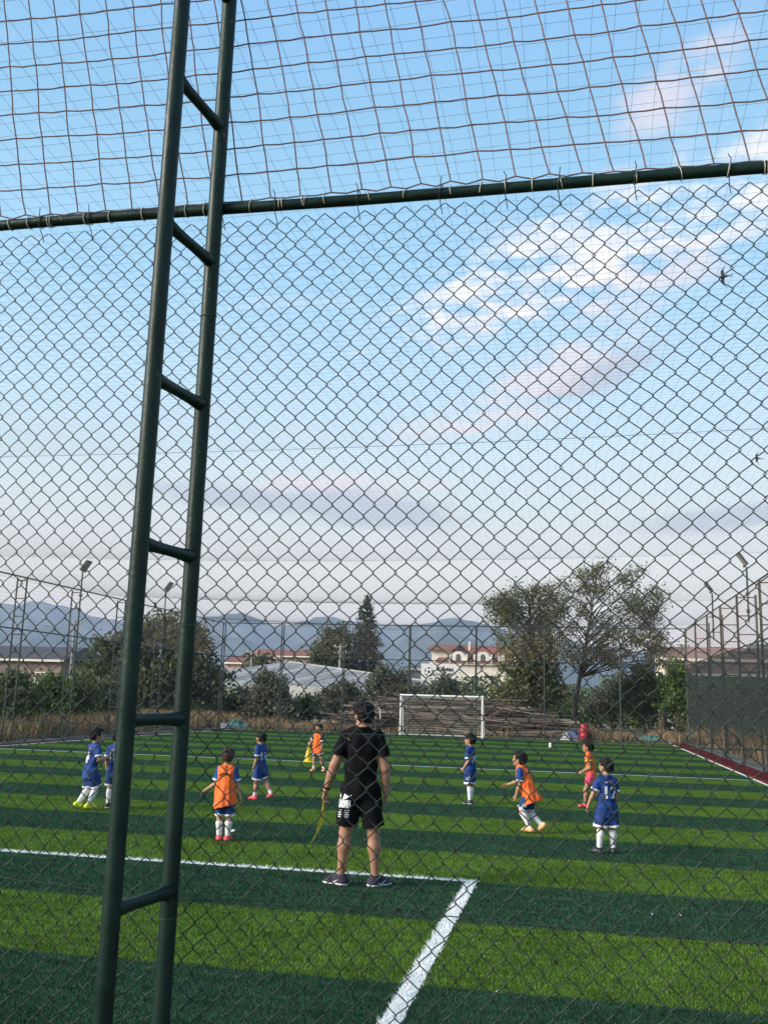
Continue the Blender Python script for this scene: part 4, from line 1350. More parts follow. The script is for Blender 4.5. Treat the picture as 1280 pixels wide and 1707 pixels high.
def text_mesh(txt, size, offset=0.0, align='LEFT'):
    cu = bpy.data.curves.new('text', 'FONT'); cu.body = txt; cu.size = size; cu.offset = offset; cu.align_x = align
    cu.extrude = 0.0; cu.resolution_u = 3
    ob = bpy.data.objects.new('text', cu); COL.objects.link(ob)
    dg = bpy.context.evaluated_depsgraph_get(); dg.update()
    me = bpy.data.meshes.new_from_object(ob.evaluated_get(dg))
    bpy.data.objects.remove(ob); bpy.data.curves.remove(cu)
    me.materials.clear()
    return me


M['banner_white'] = mat('banner_white', (0.70, 0.68, 0.64), 0.6, 0.08, 2)
M['ink'] = mat('ink', (0.012, 0.012, 0.014), 0.6, 0.1, 4)
M['ink_grey'] = mat('ink_grey', (0.16, 0.16, 0.17), 0.6, 0.1, 4)
banner()


def shed():
    """long low hall with a shallow sheet-metal roof, seen at an angle"""
    Y = 84.0
    ap = at(477, 1104, Y); rt = at(735, 1143, Y - 12); lf = at(372, 1136, Y)
    root = empty('long_shed', (ap.x, Y, 0)); tag(root, 'long low shed with pale grey sheet roof behind the bushes', 'shed')
    # gable end faces the left; the ridge runs away to the right, coming nearer
    A = Vector((0, 0, ap.z)); Bv = Vector((rt.x - ap.x, -12.0, rt.z + 0.1))
    ax = Vector((Bv.x, Bv.y, 0)).normalized(); px_ = Vector((-ax.y, ax.x, 0))      # across
    half = 9.0; dz = 2.0
    fl = -px_ * half - ax * 0.0
    n = 16
    def slope(a, b, down, dzz, name, m):
        for k in range(n):
            t0, t1 = k / n, (k + 1) / n - 0.004
            p0, p1 = a.lerp(b, t0), a.lerp(b, t1); q = Vector((0, 0, 0.02 * (k % 2)))
            MB().poly([p0 + q, p1 + q, p1 + down - Vector((0, 0, dzz)) + q, p0 + down - Vector((0, 0, dzz)) + q], (0, 0, 0.05)).build(name, m if k % 3 else M['sheet_pale'], root)
    slope(A, Bv, -px_ * half, dz, 'roof_sheet', M['sheet_grey'])
    slope(A, Bv, px_ * half, dz, 'roof_sheet', M['sheet_grey'])
    MB().tube([A + Vector((0, 0, .06)), Bv + Vector((0, 0, .06))], 0.12, 6).build('ridge_cap', M['sheet_pale'], root)
    ez = ap.z - dz - 0.03
    c0, c1 = A - px_ * (half - .4), Bv - px_ * (half - .4)
    MB().poly([(c0.x, c0.y, 0), (c1.x, c1.y, 0), (c1.x, c1.y, ez - 0.3), (c0.x, c0.y, ez)], px_ * 0.2).build('front_wall', M['sheet_pale'], root)
    # left lean-to
    L0 = Vector((lf.x - ap.x, 0, lf.z - 0.25))
    d0 = A - px_ * half - Vector((0, 0, dz))
    MB().poly([A, d0, d0 + Vector((L0.x, -1.0, -0.5)), A + Vector((L0.x, 0.5, -1.75))], (0, 0, 0.06)).build('side_roof', M['sheet_grey'], root)
    g = [A - Vector((0.1, 0, 0)), A - px_ * half - Vector((0.1, 0, dz)), Vector((d0.x - .1, d0.y, 0)), A + px_ * half - Vector((.1, 0, ap.z))]
    MB().poly([(A.x, A.y, A.z - .08), (d0.x, d0.y, d0.z - .06), (d0.x, d0.y, 0), (A.x, A.y, 0)], (0.1, 0, 0)).build('gable_wall', M['sheet_pale'], root)


shed()


def gabled_house(name, label, pxl, pxr, py_ridge, py_eave, Y, depth, wall, roof, wins, eave_over=0.5, cat='house', hip=1.0):
    a = at(pxl, py_eave, Y); b_ = at(pxr, py_eave, Y); zr = at((pxl + pxr) / 2, py_ridge, Y).z; ze = (a.z + b_.z) / 2
    W = b_.x - a.x; cx = (a.x + b_.x) / 2
    root = empty(name, (cx, Y, 0)); tag(root, label, cat)
    MB().box((0, depth / 2, ze / 2), (W, depth, ze)).build('wall', M[wall], root)
    o = eave_over; r = MB(); e = ze - 0.1
    r.poly([(-W / 2 - o, -o, e), (W / 2 + o, -o, e), (W / 2 + o - hip, depth / 2, zr), (-W / 2 - o + hip, depth / 2, zr)], (0, 0, 0.16))
    r.poly([(-W / 2 - o + hip, depth / 2, zr), (W / 2 + o - hip, depth / 2, zr), (W / 2 + o, depth + o, e), (-W / 2 - o, depth + o, e)], (0, 0, 0.16))
    rf = r.build('roof', M[roof], root)
    for s in (-1, 1):
        MB().poly([(s * (W / 2 + o - .02), -o, e), (s * (W / 2 + o - hip - .02), depth / 2, zr), (s * (W / 2 + o - .02), depth + o, e)], (-s * 0.1, 0, 0.0)).build('roof_end', M[roof] if hip > 0.5 else M[wall], root)
    MB().box((0, -o + 0.02, e - 0.02), (W + 2 * o, 0.08, 0.22)).build('fascia', M['stone_trim'], root)
    for (u, v, w, h) in wins: window(root, -W / 2 + W * u, 0, ze * v, w, h)
    return root, cx, W, ze, zr


r_, cx_, W_, ze_, zr_ = gabled_house('long_house', 'long low building with brown tiled roof behind the right fence', 1113, 1330, 1076, 1099, 82, 12, 'plaster_white', 'roof_brown', [(0.1 + 0.16 * k, 0.5, 1.2, 1.4) for k in range(6)], 0.4, 'building', 0.3)
# lower canopy roof along its front
MB().poly([(-W_ / 2 - .4, -2.6, ze_ - 1.35), (W_ / 2 + .4, -2.6, ze_ - 1.35), (W_ / 2 + .4, -0.05, ze_ - 0.45), (-W_ / 2 - .4, -0.05, ze_ - 0.45)], (0, 0, 0.12)).build('porch_roof', M['roof_brown'], r_)
MB().box((0, -2.62, ze_ - 1.36), (W_ + .8, 0.08, 0.2)).build('porch_fascia', M['stone_trim'], r_)
gabled_house('dark_roofed_house', 'tan house with a dark grey roof at the far left', -60, 104, 1076, 1098, 92, 10, 'plaster_shade', 'roof_dark', [(0.25, 0.6, 1.2, 1.2), (0.6, 0.6, 1.2, 1.2), (0.8, 0.6, 1.2, 1.2)], 0.5, 'house', 0.6)
gabled_house('pink_house', 'pink house with reddish roof peeking above the grey shed', 470, 528, 1082, 1094, 135, 9, 'plaster_pink', 'roof_tile', [(0.2, 0.85, 1.0, 1.3), (0.5, 0.85, 1.3, 1.3), (0.8, 0.85, 1.0, 1.3)], 0.7, 'house', 2.2)
gabled_house('red_roofed_house', 'house with red roof left of the pink house, half hidden by a palm', 408, 478, 1082, 1095, 140, 9, 'plaster_tan', 'roof_tile', [(0.2, 0.85, 1.0, 1.2), (0.7, 0.85, 1.2, 1.2)], 0.7, 'house', 1.5)
gabled_house('small_cottage', 'small pale pink cottage just right of the ladder post', 376, 404, 1093, 1104, 120, 7, 'plaster_pink', 'roof_tile', [(0.5, 0.7, 1.0, 1.1)], 0.4, 'house', 0.4)
gabled_house('low_outbuilding', 'low grey outbuilding left of the white banner', 676, 706, 1108, 1114, 100, 6, 'sheet_pale', 'sheet_grey', [(0.5, 0.55, 1.0, 1.0)], 0.3, 'building', 0.3)


def utility_pole(px, ptop, Y, label):
    p = at(px, 1150, Y); zt = at(px, ptop, Y).z
    root = empty('utility_pole', (p.x, Y, 0)); tag(root, label, 'utility pole', 'utility poles among the houses')
    MB().tube([(0, 0, 0), (0, 0, zt)], [0.16, 0.11], 8).build('pole', M['pole_concrete'], root, True)
    for dz in (0.25, 0.8):
        MB().box((0, 0, zt - dz), (1.3, 0.1, 0.1)).build('crossarm', M['pole_concrete'], root)
        for x in (-0.55, 0, 0.55): MB().lathe([(0.04, 0), (0.06, 0.05), (0.04, 0.16)], (x, 0, zt - dz + 0.05), 8).build('insulator', M['stone_trim'], root)


M['pole_concrete'] = mat('pole_concrete', (0.27, 0.26, 0.24), 0.85, 0.2, 3)
utility_pole(116, 1034, 76, 'pale concrete utility pole behind the left fence')
utility_pole(417, 1083, 100, 'short utility pole in front of the red-roofed house')
utility_pole(565, 1074, 92, 'utility pole standing in front of the dark rounded tree')


def palm(px, ptop, Y, label):
    p = at(px, 1100, Y); zt = at(px, ptop, Y).z
    root = empty('palm_tree', (p.x, Y, 0)); tag(root, label, 'tree', TG)
    MB().tube([(0, 0, 0), (0.1, 0, zt * 0.4), (0, 0, zt * 0.72)], [0.3, 0.24, 0.2], 8).build('trunk', M['bark'], root, True)
    pts = []
    for k in range(30):
        a = random.uniform(0, 6.283); up = random.uniform(-0.1, 1.3); L_ = zt * 0.30
        for t in np.linspace(0.1, 1, 26):
            r = L_ * t * math.cos(up * 0.7); z = zt * 0.72 + L_ * t * math.sin(up) - 0.5 * L_ * t * t * 0.9
            pts.append((r * math.cos(a) + random.gauss(0, .06), r * math.sin(a) + random.gauss(0, .06), z + random.gauss(0, .05)))
    V, Fc = leaves(np.array(pts), 0.42, 0.2, 0.4)
    link('crown', np_mesh('crown', V, Fc), M['leaf_mid'], root)


palm(430, 1072, 112, 'bushy palm in front of the red-roofed house')
palm(1100, 1110, 72, 'palm seen between the tall tree and the shade cloth')


def swift(px, py, D, roll, label):
    d = ray(px, py).normalized(); p = Vector((0, 0, EYE)) + d * D
    root = empty('flying_bird', p); tag(root, label, 'bird')
    b = MB()
    b.tube([(0, 0.11, 0), (0, 0.07, 0), (0, 0.0, 0), (0, -0.07, 0.0), (0, -0.11, 0)], [0.006, 0.020, 0.024, 0.014, 0.004], 8)
    for s in (-1, 1):
        b.poly([(s * 0.015, 0.05, 0.0), (s * 0.09, 0.065, 0.012), (s * 0.20, -0.04, 0.004), (s * 0.12, 0.012, 0.01), (s * 0.015, -0.01, 0.0)], (0, 0, 0.006))
        b.poly([(0, -0.09, 0.0), (s * 0.035, -0.17, 0.0), (s * 0.004, -0.13, 0.0)], (0, 0, 0.004))
    o = b.build('body', M['bird'], root, True)
    root.rotation_euler = (rad(25), rad(roll), rad(80)); root.scale = (1.25, 1.25, 1.25)


M['bird'] = mat('bird', (0.02, 0.02, 0.022), 0.8, 0.2, 20)
swift(1206, 461, 22, 70, 'dark swift in flight high on the right, the larger of two')
swift(1262, 764, 34, 50, 'tiny dark swift in flight at the right edge, lower of two')


def cone():
    p = gnd(514, 1270)
    root = empty('marker_cone', (p.x, p.y, 0)); tag(root, 'tall yellow training cone beside the far boy in orange', 'cone')
    MB().lathe([(0.115, 0.018), (0.022, 0.50), (0.020, 0.515)], n=20).build('cone_body', M['yellow'], root, True)
    MB().box((0, 0, 0.010), (0.27, 0.27, 0.02)).build('base_plate', M['yellow'], root)


M['yellow'] = mat('yellow', (0.66, 0.50, 0.03), 0.5, 0.08, 6)
cone()


def bottle():
    p = gnd(917, 1246)
    root = empty('plastic_bottle', (p.x, p.y, 0)); tag(root, 'small white plastic bottle standing on the turf near the far end', 'bottle')
    MB().lathe([(0.055, 0.0), (0.062, 0.02), (0.062, 0.14), (0.05, 0.18), (0.025, 0.205), (0.022, 0.225)], n=14).build('body', M['white_metal'], root, True)
    MB().lathe([(0.027, 0.22), (0.027, 0.245)], n=12).build('cap', M['white_metal'], root, True)


bottle()
SCRAP = ['by the boots of the nearest orange boy', 'at lower right, left of a pair', 'at lower right, right of a pair', 'above the lowest dark stripe', 'left of the ladder post']
for i, (px, py, s) in enumerate([(388, 1388, 0.030), (1087, 1529, 0.013), (1133, 1530, 0.011), (829, 1660, 0.011), (126, 1447, 0.012)]):
    p = gnd(px, py)
    me = MB().poly([(-s, -s * .5, 0), (s * .9, -s * .6, 0.004), (s, s * .5, 0.01), (-s * .2, s * .8, 0.016), (-s * .9, s * .3, 0.006)], (0, 0, 0.004)).mesh('paper_scrap')
    o = link('paper_scrap', me, M['white_metal']); o.location = (p.x, p.y, 0.016); o.rotation_euler = (0.15, -0.2, i * 1.3)
    tag(o, 'tiny white paper scrap on the turf ' + SCRAP[i], 'litter', 'paper scraps on the turf')
# ------------------------------------------------------------------ people: continuous bodies grown from implicit limbs


class Vox:
    def __init__(s, lo, hi, h):
        s.h = h; s.lo = np.array(lo, np.float32) - 3 * h
        s.n = np.ceil((np.array(hi) + 3 * h - s.lo) / h).astype(int) + 1
        s.a = np.full(s.n, 1.0, np.float32)
        s.ax = [s.lo[i] + h * np.arange(s.n[i], dtype=np.float32) for i in range(3)]

    def blk(s, lo, hi, pad):
        i0 = np.clip(np.floor((np.array(lo) - pad - s.lo) / s.h).astype(int), 0, s.n - 1)
        i1 = np.clip(np.ceil((np.array(hi) + pad - s.lo) / s.h).astype(int) + 1, 1, s.n)
        sl = tuple(slice(i0[k], max(i1[k], i0[k] + 1)) for k in range(3))
        g = (s.ax[0][sl[0]][:, None, None], s.ax[1][sl[1]][None, :, None], s.ax[2][sl[2]][None, None, :])
        return sl, g

    def put(s, sl, d, k):
        a = s.a[sl]
        if k <= 0: s.a[sl] = np.minimum(a, d); return
        t = np.clip(0.5 + 0.5 * (a - d) / k, 0, 1)
        s.a[sl] = a * (1 - t) + d * t - k * t * (1 - t)

    def cone(s, a, b, ra, rb, k=0.0, cut=None):
        a = np.array(a, float); b = np.array(b, float); R = max(ra, rb)
        sl, (x, y, z) = s.blk(np.minimum(a, b) - R, np.maximum(a, b) + R, 2 * k + 3 * s.h)
        ab = b - a; L2 = ab @ ab + 1e-9
        t = np.clip(((x - a[0]) * ab[0] + (y - a[1]) * ab[1] + (z - a[2]) * ab[2]) / L2, 0, 1)
        d = np.sqrt((x - a[0] - t * ab[0]) ** 2 + (y - a[1] - t * ab[1]) ** 2 + (z - a[2] - t * ab[2]) ** 2) - (ra + (rb - ra) * t)
        for c in (cut or []): d = np.maximum(d, (x - c[0][0]) * c[1][0] + (y - c[0][1]) * c[1][1] + (z - c[0][2]) * c[1][2])
        s.put(sl, d, k)

    def ell(s, a, b, ra, rb, U, k=0.0, cap=0.05, cut=None):
        """elliptic limb: ra, rb = (lateral, depth) radii at both ends, U lateral axis"""
        a = np.array(a, float); b = np.array(b, float); U = np.array(U, float)
        R = max(*ra, *rb)
        sl, (x, y, z) = s.blk(np.minimum(a, b) - R, np.maximum(a, b) + R, 2 * k + 3 * s.h)
        ab = b - a; L = np.linalg.norm(ab); A = ab / (L + 1e-9)
        U = U - A * (U @ A); U /= np.linalg.norm(U); W = np.cross(A, U)
        qx, qy, qz = x - a[0], y - a[1], z - a[2]
        n = qx * A[0] + qy * A[1] + qz * A[2]; t = np.clip(n / L, 0, 1)
        over = n - t * L
        u = qx * U[0] + qy * U[1] + qz * U[2]; w = qx * W[0] + qy * W[1] + qz * W[2]
        rx = ra[0] + (rb[0] - ra[0]) * t; ry = ra[1] + (rb[1] - ra[1]) * t
        d = (np.sqrt((u / rx) ** 2 + (w / ry) ** 2 + (over / cap) ** 2) - 1) * np.minimum(np.minimum(rx, ry), cap * 1.6)
        for c in (cut or []): d = np.maximum(d, (x - c[0][0]) * c[1][0] + (y - c[0][1]) * c[1][1] + (z - c[0][2]) * c[1][2])
        s.put(sl, d, k)

    def ball(s, c, r, Fm, k=0.0):
        """ellipsoid with radii r in the frame Fm (rows = axes)"""
        c = np.array(c, float); R = max(r)
        sl, (x, y, z) = s.blk(c - R, c + R, 2 * k + 3 * s.h)
        q = [((x - c[0]) * Fm[i][0] + (y - c[1]) * Fm[i][1] + (z - c[2]) * Fm[i][2]) / r[i] for i in range(3)]
        s.put(sl, (np.sqrt(q[0] ** 2 + q[1] ** 2 + q[2] ** 2) - 1) * min(r), k)

    def cutp(s, p, n):
        x, y, z = s.ax[0][:, None, None], s.ax[1][None, :, None], s.ax[2][None, None, :]
        s.a = np.maximum(s.a, ((x - p[0]) * n[0] + (y - p[1]) * n[1] + (z - p[2]) * n[2]).astype(np.float32))

    def wrinkle(s, amp, seed, wl=(0.05, 0.13), vert=0.35):
        r = np.random.default_rng(seed)
        x, y, z = s.ax[0][:, None, None], s.ax[1][None, :, None], s.ax[2][None, None, :]
        f = 0
        for _ in range(7):
            v = r.normal(size=3); v[2] *= vert; v *= 2 * np.pi / (r.uniform(*wl) * np.linalg.norm(v))
            f = f + np.sin(x * v[0] + y * v[1] + z * v[2] + r.uniform(0, 6.28)) * r.uniform(0.5, 1)
        s.a = s.a + (amp / 2.5 * f).astype(np.float32)

    def mesh(s):
        a = s.a.copy()
        a[0] = a[-1] = 1; a[:, 0] = a[:, -1] = 1; a[:, :, 0] = a[:, :, -1] = 1
        ins = a < 0
        c = np.zeros(np.array(a.shape) - 1, np.int8)
        offs = [(i, j, k) for i in (0, 1) for j in (0, 1) for k in (0, 1)]
        for o in offs: c += ins[o[0]:a.shape[0] - 1 + o[0], o[1]:a.shape[1] - 1 + o[1], o[2]:a.shape[2] - 1 + o[2]]
        I, J, K = np.nonzero((c > 0) & (c < 8))
        idx = np.full(c.shape, -1, np.int32); idx[I, J, K] = np.arange(len(I))
        acc = np.zeros((len(I), 3)); cnt = np.zeros(len(I))
        for p in range(8):
            for ax_ in range(3):
                o = offs[p]
                if o[ax_]: continue
                q = list(o); q[ax_] = 1
                va = a[I + o[0], J + o[1], K + o[2]]; vb = a[I + q[0], J + q[1], K + q[2]]
                m = (va < 0) != (vb < 0)
                t = np.where(m, va / np.where(m, va - vb, 1), 0)
                P = np.zeros((len(I), 3)); P += np.array(o); P[:, ax_] += t
                acc[m] += P[m]; cnt[m] += 1
        V = (acc / cnt[:, None] + np.stack([I, J, K], 1)) * s.h + s.lo
        Fs = []
        for ax_, (u, v) in ((0, (1, 2)), (1, (2, 0)), (2, (0, 1))):
            sa = [slice(None)] * 3; sb = [slice(None)] * 3; sa[ax_] = slice(0, -1); sb[ax_] = slice(1, None)
            A_, B_ = ins[tuple(sa)], ins[tuple(sb)]
            E_ = np.argwhere(A_ != B_); fl = A_[tuple(E_.T)]
            du = np.zeros(3, int); du[u] = 1; dv = np.zeros(3, int); dv[v] = 1
            q = np.stack([idx[tuple((E_ - du - dv).T)], idx[tuple((E_ - dv).T)], idx[tuple(E_.T)], idx[tuple((E_ - du).T)]], 1)
            q[~fl] = q[~fl][:, ::-1]
            Fs.append(q)
        return V, np.concatenate(Fs)


def vn(v):
    v = np.array(v, float); return v / np.linalg.norm(v)


def rot_about(v, axis, ang):
    return np.array(Matrix.Rotation(ang, 3, Vector(axis)) @ Vector(v))


def mesh_obj(name, VF, material, parent):
    V, Fq = VF
    return link(name, np_mesh(name, V, Fq), material, parent, True)


def decal(root_mesh, me, center, normal, up, parent, material, name, lift=0.004):
    """lay a flat shape (xy plane) on the cloth along -normal"""
    n = vn(normal); u = vn(np.cross(up, n)); w = np.cross(n, u)
    V = np.zeros(len(root_mesh.data.vertices) * 3, np.float32); root_mesh.data.vertices.foreach_get('co', V)
    polys = [tuple(p.vertices) for p in root_mesh.data.polygons]
    bvh = BVHTree.FromPolygons([Vector(v) for v in V.reshape(-1, 3)], polys)
    c = np.array(center)
    for v in me.vertices:
        o = c + u * v.co.x + w * v.co.y + n * 0.5
        hit = bvh.ray_cast(Vector(o), Vector(-n), 1.0)
        v.co = (hit[0] + Vector(n) * lift) if hit[0] is not None else Vector(c + u * v.co.x + w * v.co.y)
    me.update()
    return link(name, me, material, parent)


def grid_bar(x0, x1, y0, y1, n=6):
    me = bpy.data.meshes.new('bar')
    V = [(x0 + (x1 - x0) * i / n, y, 0) for y in (y0, y1) for i in range(n + 1)]
    me.from_pydata(V, [], [(i, i + 1, n + 2 + i, n + 1 + i) for i in range(n)]); return me


def finely(me):
    bm = bmesh.new(); bm.from_mesh(me); bmesh.ops.subdivide_edges(bm, edges=[e for e in bm.edges if e.calc_length() > 0.03], cuts=1); bm.to_mesh(me); bm.free(); return me


def centered(me):
    xs = [v.co.x for v in me.vertices]; ys = [v.co.y for v in me.vertices]
    cx, cy = (min(xs) + max(xs)) / 2, (min(ys) + max(ys)) / 2
    for v in me.vertices: v.co.x -= cx; v.co.y -= cy
    return me


def person(sp):
    H = sp['h']; adult = sp.get('adult', False); seed = sp.get('seed', 1)
    if adult:
        hh, chin, sho, hip, knee, ank, shw, hpw, ua, fa, hl = .133, .868, .818, .515, .282, .045, .088, .050, .170, .148, .103
    else:
        hh, chin, sho, hip, knee, ank, shw, hpw, ua, fa, hl = .170, .832, .770, .465, .255, .048, .090, .052, .152, .132, .092
    vox = 0.0085 if adult else 0.0080
    P0 = np.array([0, 0, hip * H])
    lean, side = rad(sp.get('lean', 0)), rad(sp.get('side', 0))
    up = vn((math.sin(side), math.sin(lean), math.cos(lean)))
    latp = np.array([1.0, 0, 0]); latp = vn(latp - up * (latp @ up))
    lat = rot_about(latp, up, rad(sp.get('twist', 0))); fwd = np.cross(up, lat)
    C = P0 + up * (sho - hip) * H
    # head frame
    hup = vn(up + np.array([0, math.sin(rad(sp.get('nod', 0))) - up[1] * 0.6, 0.6]))
    hfw = rot_about(fwd, hup, rad(sp.get('turn', 0))); hfw = vn(hfw - hup * (hfw @ hup)); hrt = np.cross(hfw, hup)
    HF = np.array([hrt, hfw, hup]); h_ = hh * H
    HC = C + up * (chin - sho) * H * 0.9 + hup * h_ * 0.47 + fwd * 0.012 * H
    hp = lambda x, y, z: HC + (hrt * x + hfw * y + hup * z) * h_
    J = {}
    for s, nm in ((-1, 'L'), (1, 'R')):
        S = C + lat * s * shw * H - up * 0.022 * H
        u_, f_ = sp['arm' + nm]
        E = S + vn(u_) * ua * H; Wr = E + vn(f_) * fa * H
        J['S' + nm], J['E' + nm], J['W' + nm] = S, E, Wr
        hp_ = P0 + latp * s * hpw * H - up * 0.01 * H
        t_, k_, fd = sp['leg' + nm]
        K = hp_ + vn(t_) * (hip - knee) * H; A = K + vn(k_) * (knee - ank) * H
        fd = vn(fd); fu = vn(np.array([0, 0, 1.0]) - fd * fd[2]) if abs(fd[2]) < 0.9 else vn(-np.array(k_))
        J['H' + nm], J['K' + nm], J['A' + nm], J['F' + nm], J['U' + nm] = hp_, K, A, fd, fu
    # feet on the ground
    low = min(min((J['A' + n] - J['U' + n] * ank * H)[2], (J['A' + n] + J['F' + n] * 0.10 * H - J['U' + n] * ank * H)[2], (J['A' + n] - J['F' + n] * 0.04 * H - J['U' + n] * ank * H)[2]) for n in 'LR')
    dz = np.array([0, 0, -low + 0.004])
    for k in J:
        if k[0] in 'SEWHKA': J[k] = J[k] + dz
    P0 = P0 + dz; C = C + dz; HC = HC + dz
    root = empty('person', sp['pos'], rad(sp['rz'])); tag(root, sp['label'], 'person', sp.get('group'))
    allp = np.array([v for k, v in J.items() if k[0] in 'SEWHKA'] + [HC + hup * h_ * 0.5, HC - hup * h_ * 0.5, P0, C])
    lo, hi = allp.min(0) - 0.10 * H, allp.max(0) + 0.10 * H
    kk = 0.02 * H
    # ---- body
    B = Vox(lo, hi, vox)
    B.ell(P0 - up * 0.01 * H, P0 + up * 0.10 * H, (.078 * H, .055 * H), (.075 * H, .050 * H), lat, 0, .05 * H)
    B.ell(P0 + up * 0.10 * H, C - up * 0.03 * H, (.078 * H, .050 * H), (.098 * H, .058 * H), lat, kk, .05 * H)
    for n in 'LR': B.cone(J['S' + n], C + up * .022 * H, .032 * H, .030 * H, kk)
    B.cone(C - up * 0.01 * H, hp(0, -0.10, -0.28), .040 * H * (1.0 if adult else 0.85), .036 * H * (1.0 if adult else 0.85), kk)
    for n in 'LR':
        S, E, Wr = J['S' + n], J['E' + n], J['W' + n]
        th = 1.0 if adult else 0.86
        B.cone(S, E, .036 * H * th, .028 * H * th, kk)
        B.cone(E, E * .65 + Wr * .35, .027 * H * th, .0265 * H * th, kk * .6); B.cone(E * .65 + Wr * .35, Wr, .0265 * H * th, .0175 * H * th, kk * .6)
        Hp, K, A = J['H' + n], J['K' + n], J['A' + n]
        B.cone(Hp, K, .050 * H, .034 * H, kk)
        back = vn(np.array([0, -1.0, 0]) - vn(A - K) * (np.array([0, -1.0, 0]) @ vn(A - K)))
        B.cone(K, K * .68 + A * .32 + back * .008 * H, .033 * H, .035 * H, kk); B.cone(K * .68 + A * .32 + back * .008 * H, A, .034 * H, .020 * H, kk)
        B.cone(A, A - J['U' + n] * .02 * H + J['F' + n] * .02 * H, .021 * H, .018 * H, kk * .5)
    B.ball(hp(0, -0.05, 0.13), (0.375 * h_, 0.455 * h_, 0.385 * h_), HF, 0.03 * H * .4)
    B.ball(hp(0, 0.10, -0.16), (0.285 * h_, 0.315 * h_, 0.34 * h_), HF, 0.02 * H)
    B.cone(hp(0, 0.38, 0.04), hp(0, 0.455, -0.11), .035 * h_, .062 * h_, .006)
    B.ball(hp(0, 0.36, -0.30), (.12 * h_, .07 * h_, .06 * h_), HF, .008)
    B.ball(hp(0, 0.31, -0.42), (.12 * h_, .08 * h_, .07 * h_), HF, .012)
    for s in (-1, 1): B.ball(hp(s * .375, -0.05, -0.05), (.045 * h_, .10 * h_, .15 * h_), HF, .004)
    V, Fq = B.mesh()
    for n, s in (('L', -1), ('R', 1)):
        # hand: palm, four unequal fingers bent at the knuckle, thumb off the side of the palm
        Wr = J['W' + n]; D = vn(J['W' + n] - J['E' + n]); L_ = hl * H
        Sd = np.array([0, 1.0, 0]) if abs(D[1]) < 0.75 else np.array([0, 0, 1.0]) - lat * s * 0.5
        Sd = vn(Sd - D * (Sd @ D)); Nn = np.cross(D, Sd); Nn = Nn * (-1 if (Nn @ (lat * s)) > 0 else 1)
        cu = sp.get('curl' + n, 0.35)
        h2 = Vox(Wr - L_ * 1.15, Wr + L_ * 1.15, 0.0034 if adult else 0.0031)
        q = lambda d, a, b: Wr + (D * d + Sd * a + Nn * b) * L_
        h2.cone(q(-0.12, 0, 0), q(0.05, 0, 0), .17 * L_, .16 * L_, .01)
        h2.ell(q(0.06, 0, 0), q(0.44, 0.0, 0.02), (.16 * L_, .10 * L_), (.21 * L_, .085 * L_), Sd, .012, .06 * L_)
        for off, ln in ((.155, .43), (.05, .48), (-.055, .44), (-.155, .34)):
            b0 = q(0.47, off, 0.02)
            d1 = vn(D * math.cos(cu) + Nn * math.sin(cu) + Sd * off * 0.25); b1 = b0 + d1 * ln * .5 * L_
            d2 = vn(D * math.cos(cu * 2.3) + Nn * math.sin(cu * 2.3)); b2 = b1 + d2 * ln * .5 * L_
            h2.cone(b0, b1, .050 * L_, .046 * L_, .004); h2.cone(b1, b2, .046 * L_, .038 * L_, .003)
        t0 = q(.14, .15, .03); t1 = q(.33, .30, .10); t2 = q(.52, .31, .17)
        h2.cone(t0, t1, .075 * L_, .058 * L_, .008); h2.cone(t1, t2, .056 * L_, .044 * L_, .004)
        V2, F2 = h2.mesh()
        Fq = np.concatenate([Fq, F2 + len(V)]); V = np.concatenate([V, V2])
    mesh_obj('body', (V, Fq), sp.get('skin', M['skin']), root)
    # ---- face details and hair
    if sp.get('face', True):
        hpn = lambda x, y, z: HC + (hrt * x + hfw * y + hup * z) * h_
        for s in (-1, 1):
            e = Vox(hpn(s * .15, .37, .04) - .11 * h_, hpn(s * .15, .37, .04) + .11 * h_, .0035); e.ball(hpn(s * .15, .365, .04), (.062 * h_, .03 * h_, .032 * h_), HF); mesh_obj('eye', e.mesh(), M['eye'], root)
            e = Vox(hpn(s * .15, .39, .13) - .15 * h_, hpn(s * .15, .39, .13) + .15 * h_, .0035); e.cone(hpn(s * .08, .40, .12), hpn(s * .24, .36, .135), .022 * h_, .018 * h_); mesh_obj('eyebrow', e.mesh(), M['hair'], root)
        e = Vox(hpn(0, .40, -.28) - .16 * h_, hpn(0, .40, -.28) + .16 * h_, .0035); e.ball(hpn(0, .395, -.285), (.10 * h_, .045 * h_, .028 * h_), HF); mesh_obj('mouth', e.mesh(), M['lip'], root)
    hr = Vox(HC - .62 * h_, HC + .66 * h_, .0065)
    top = sp.get('hair_top', 0.0)
    hpn = lambda x, y, z: HC + (hrt * x + hfw * y + hup * z) * h_
    hr.ball(hpn(0, -0.06, 0.15 + top * .4), (0.432 * h_, 0.512 * h_, (0.425 + top) * h_), HF)
    hr.ball(hpn(0, -0.21, -0.05), (0.375 * h_, 0.345 * h_, 0.38 * h_), HF, .02)
    hr.ball(hpn(0, 0.20, 0.34 + top * .5), (0.30 * h_, 0.22 * h_, 0.15 * h_), HF, .02)
    x, y, z = hr.ax[0][:, None, None] - HC[0], hr.ax[1][None, :, None] - HC[1], hr.ax[2][None, None, :] - HC[2]
    fy = (x * hfw[0] + y * hfw[1] + z * hfw[2]) / h_; fz = (x * hup[0] + y * hup[1] + z * hup[2]) / h_; fx = np.abs(x * hrt[0] + y * hrt[1] + z * hrt[2]) / h_
    face = np.minimum(fy - (0.14 + 0.55 * np.maximum(0, fz - 0.12)), 0.33 - fz) * h_            # forehead down
    sidec = np.minimum(fy + 0.10, 0.02 - fz) * h_                                          # in front of and round the ears
    nape = (-0.31 - fz - 0.0 * fx) * h_
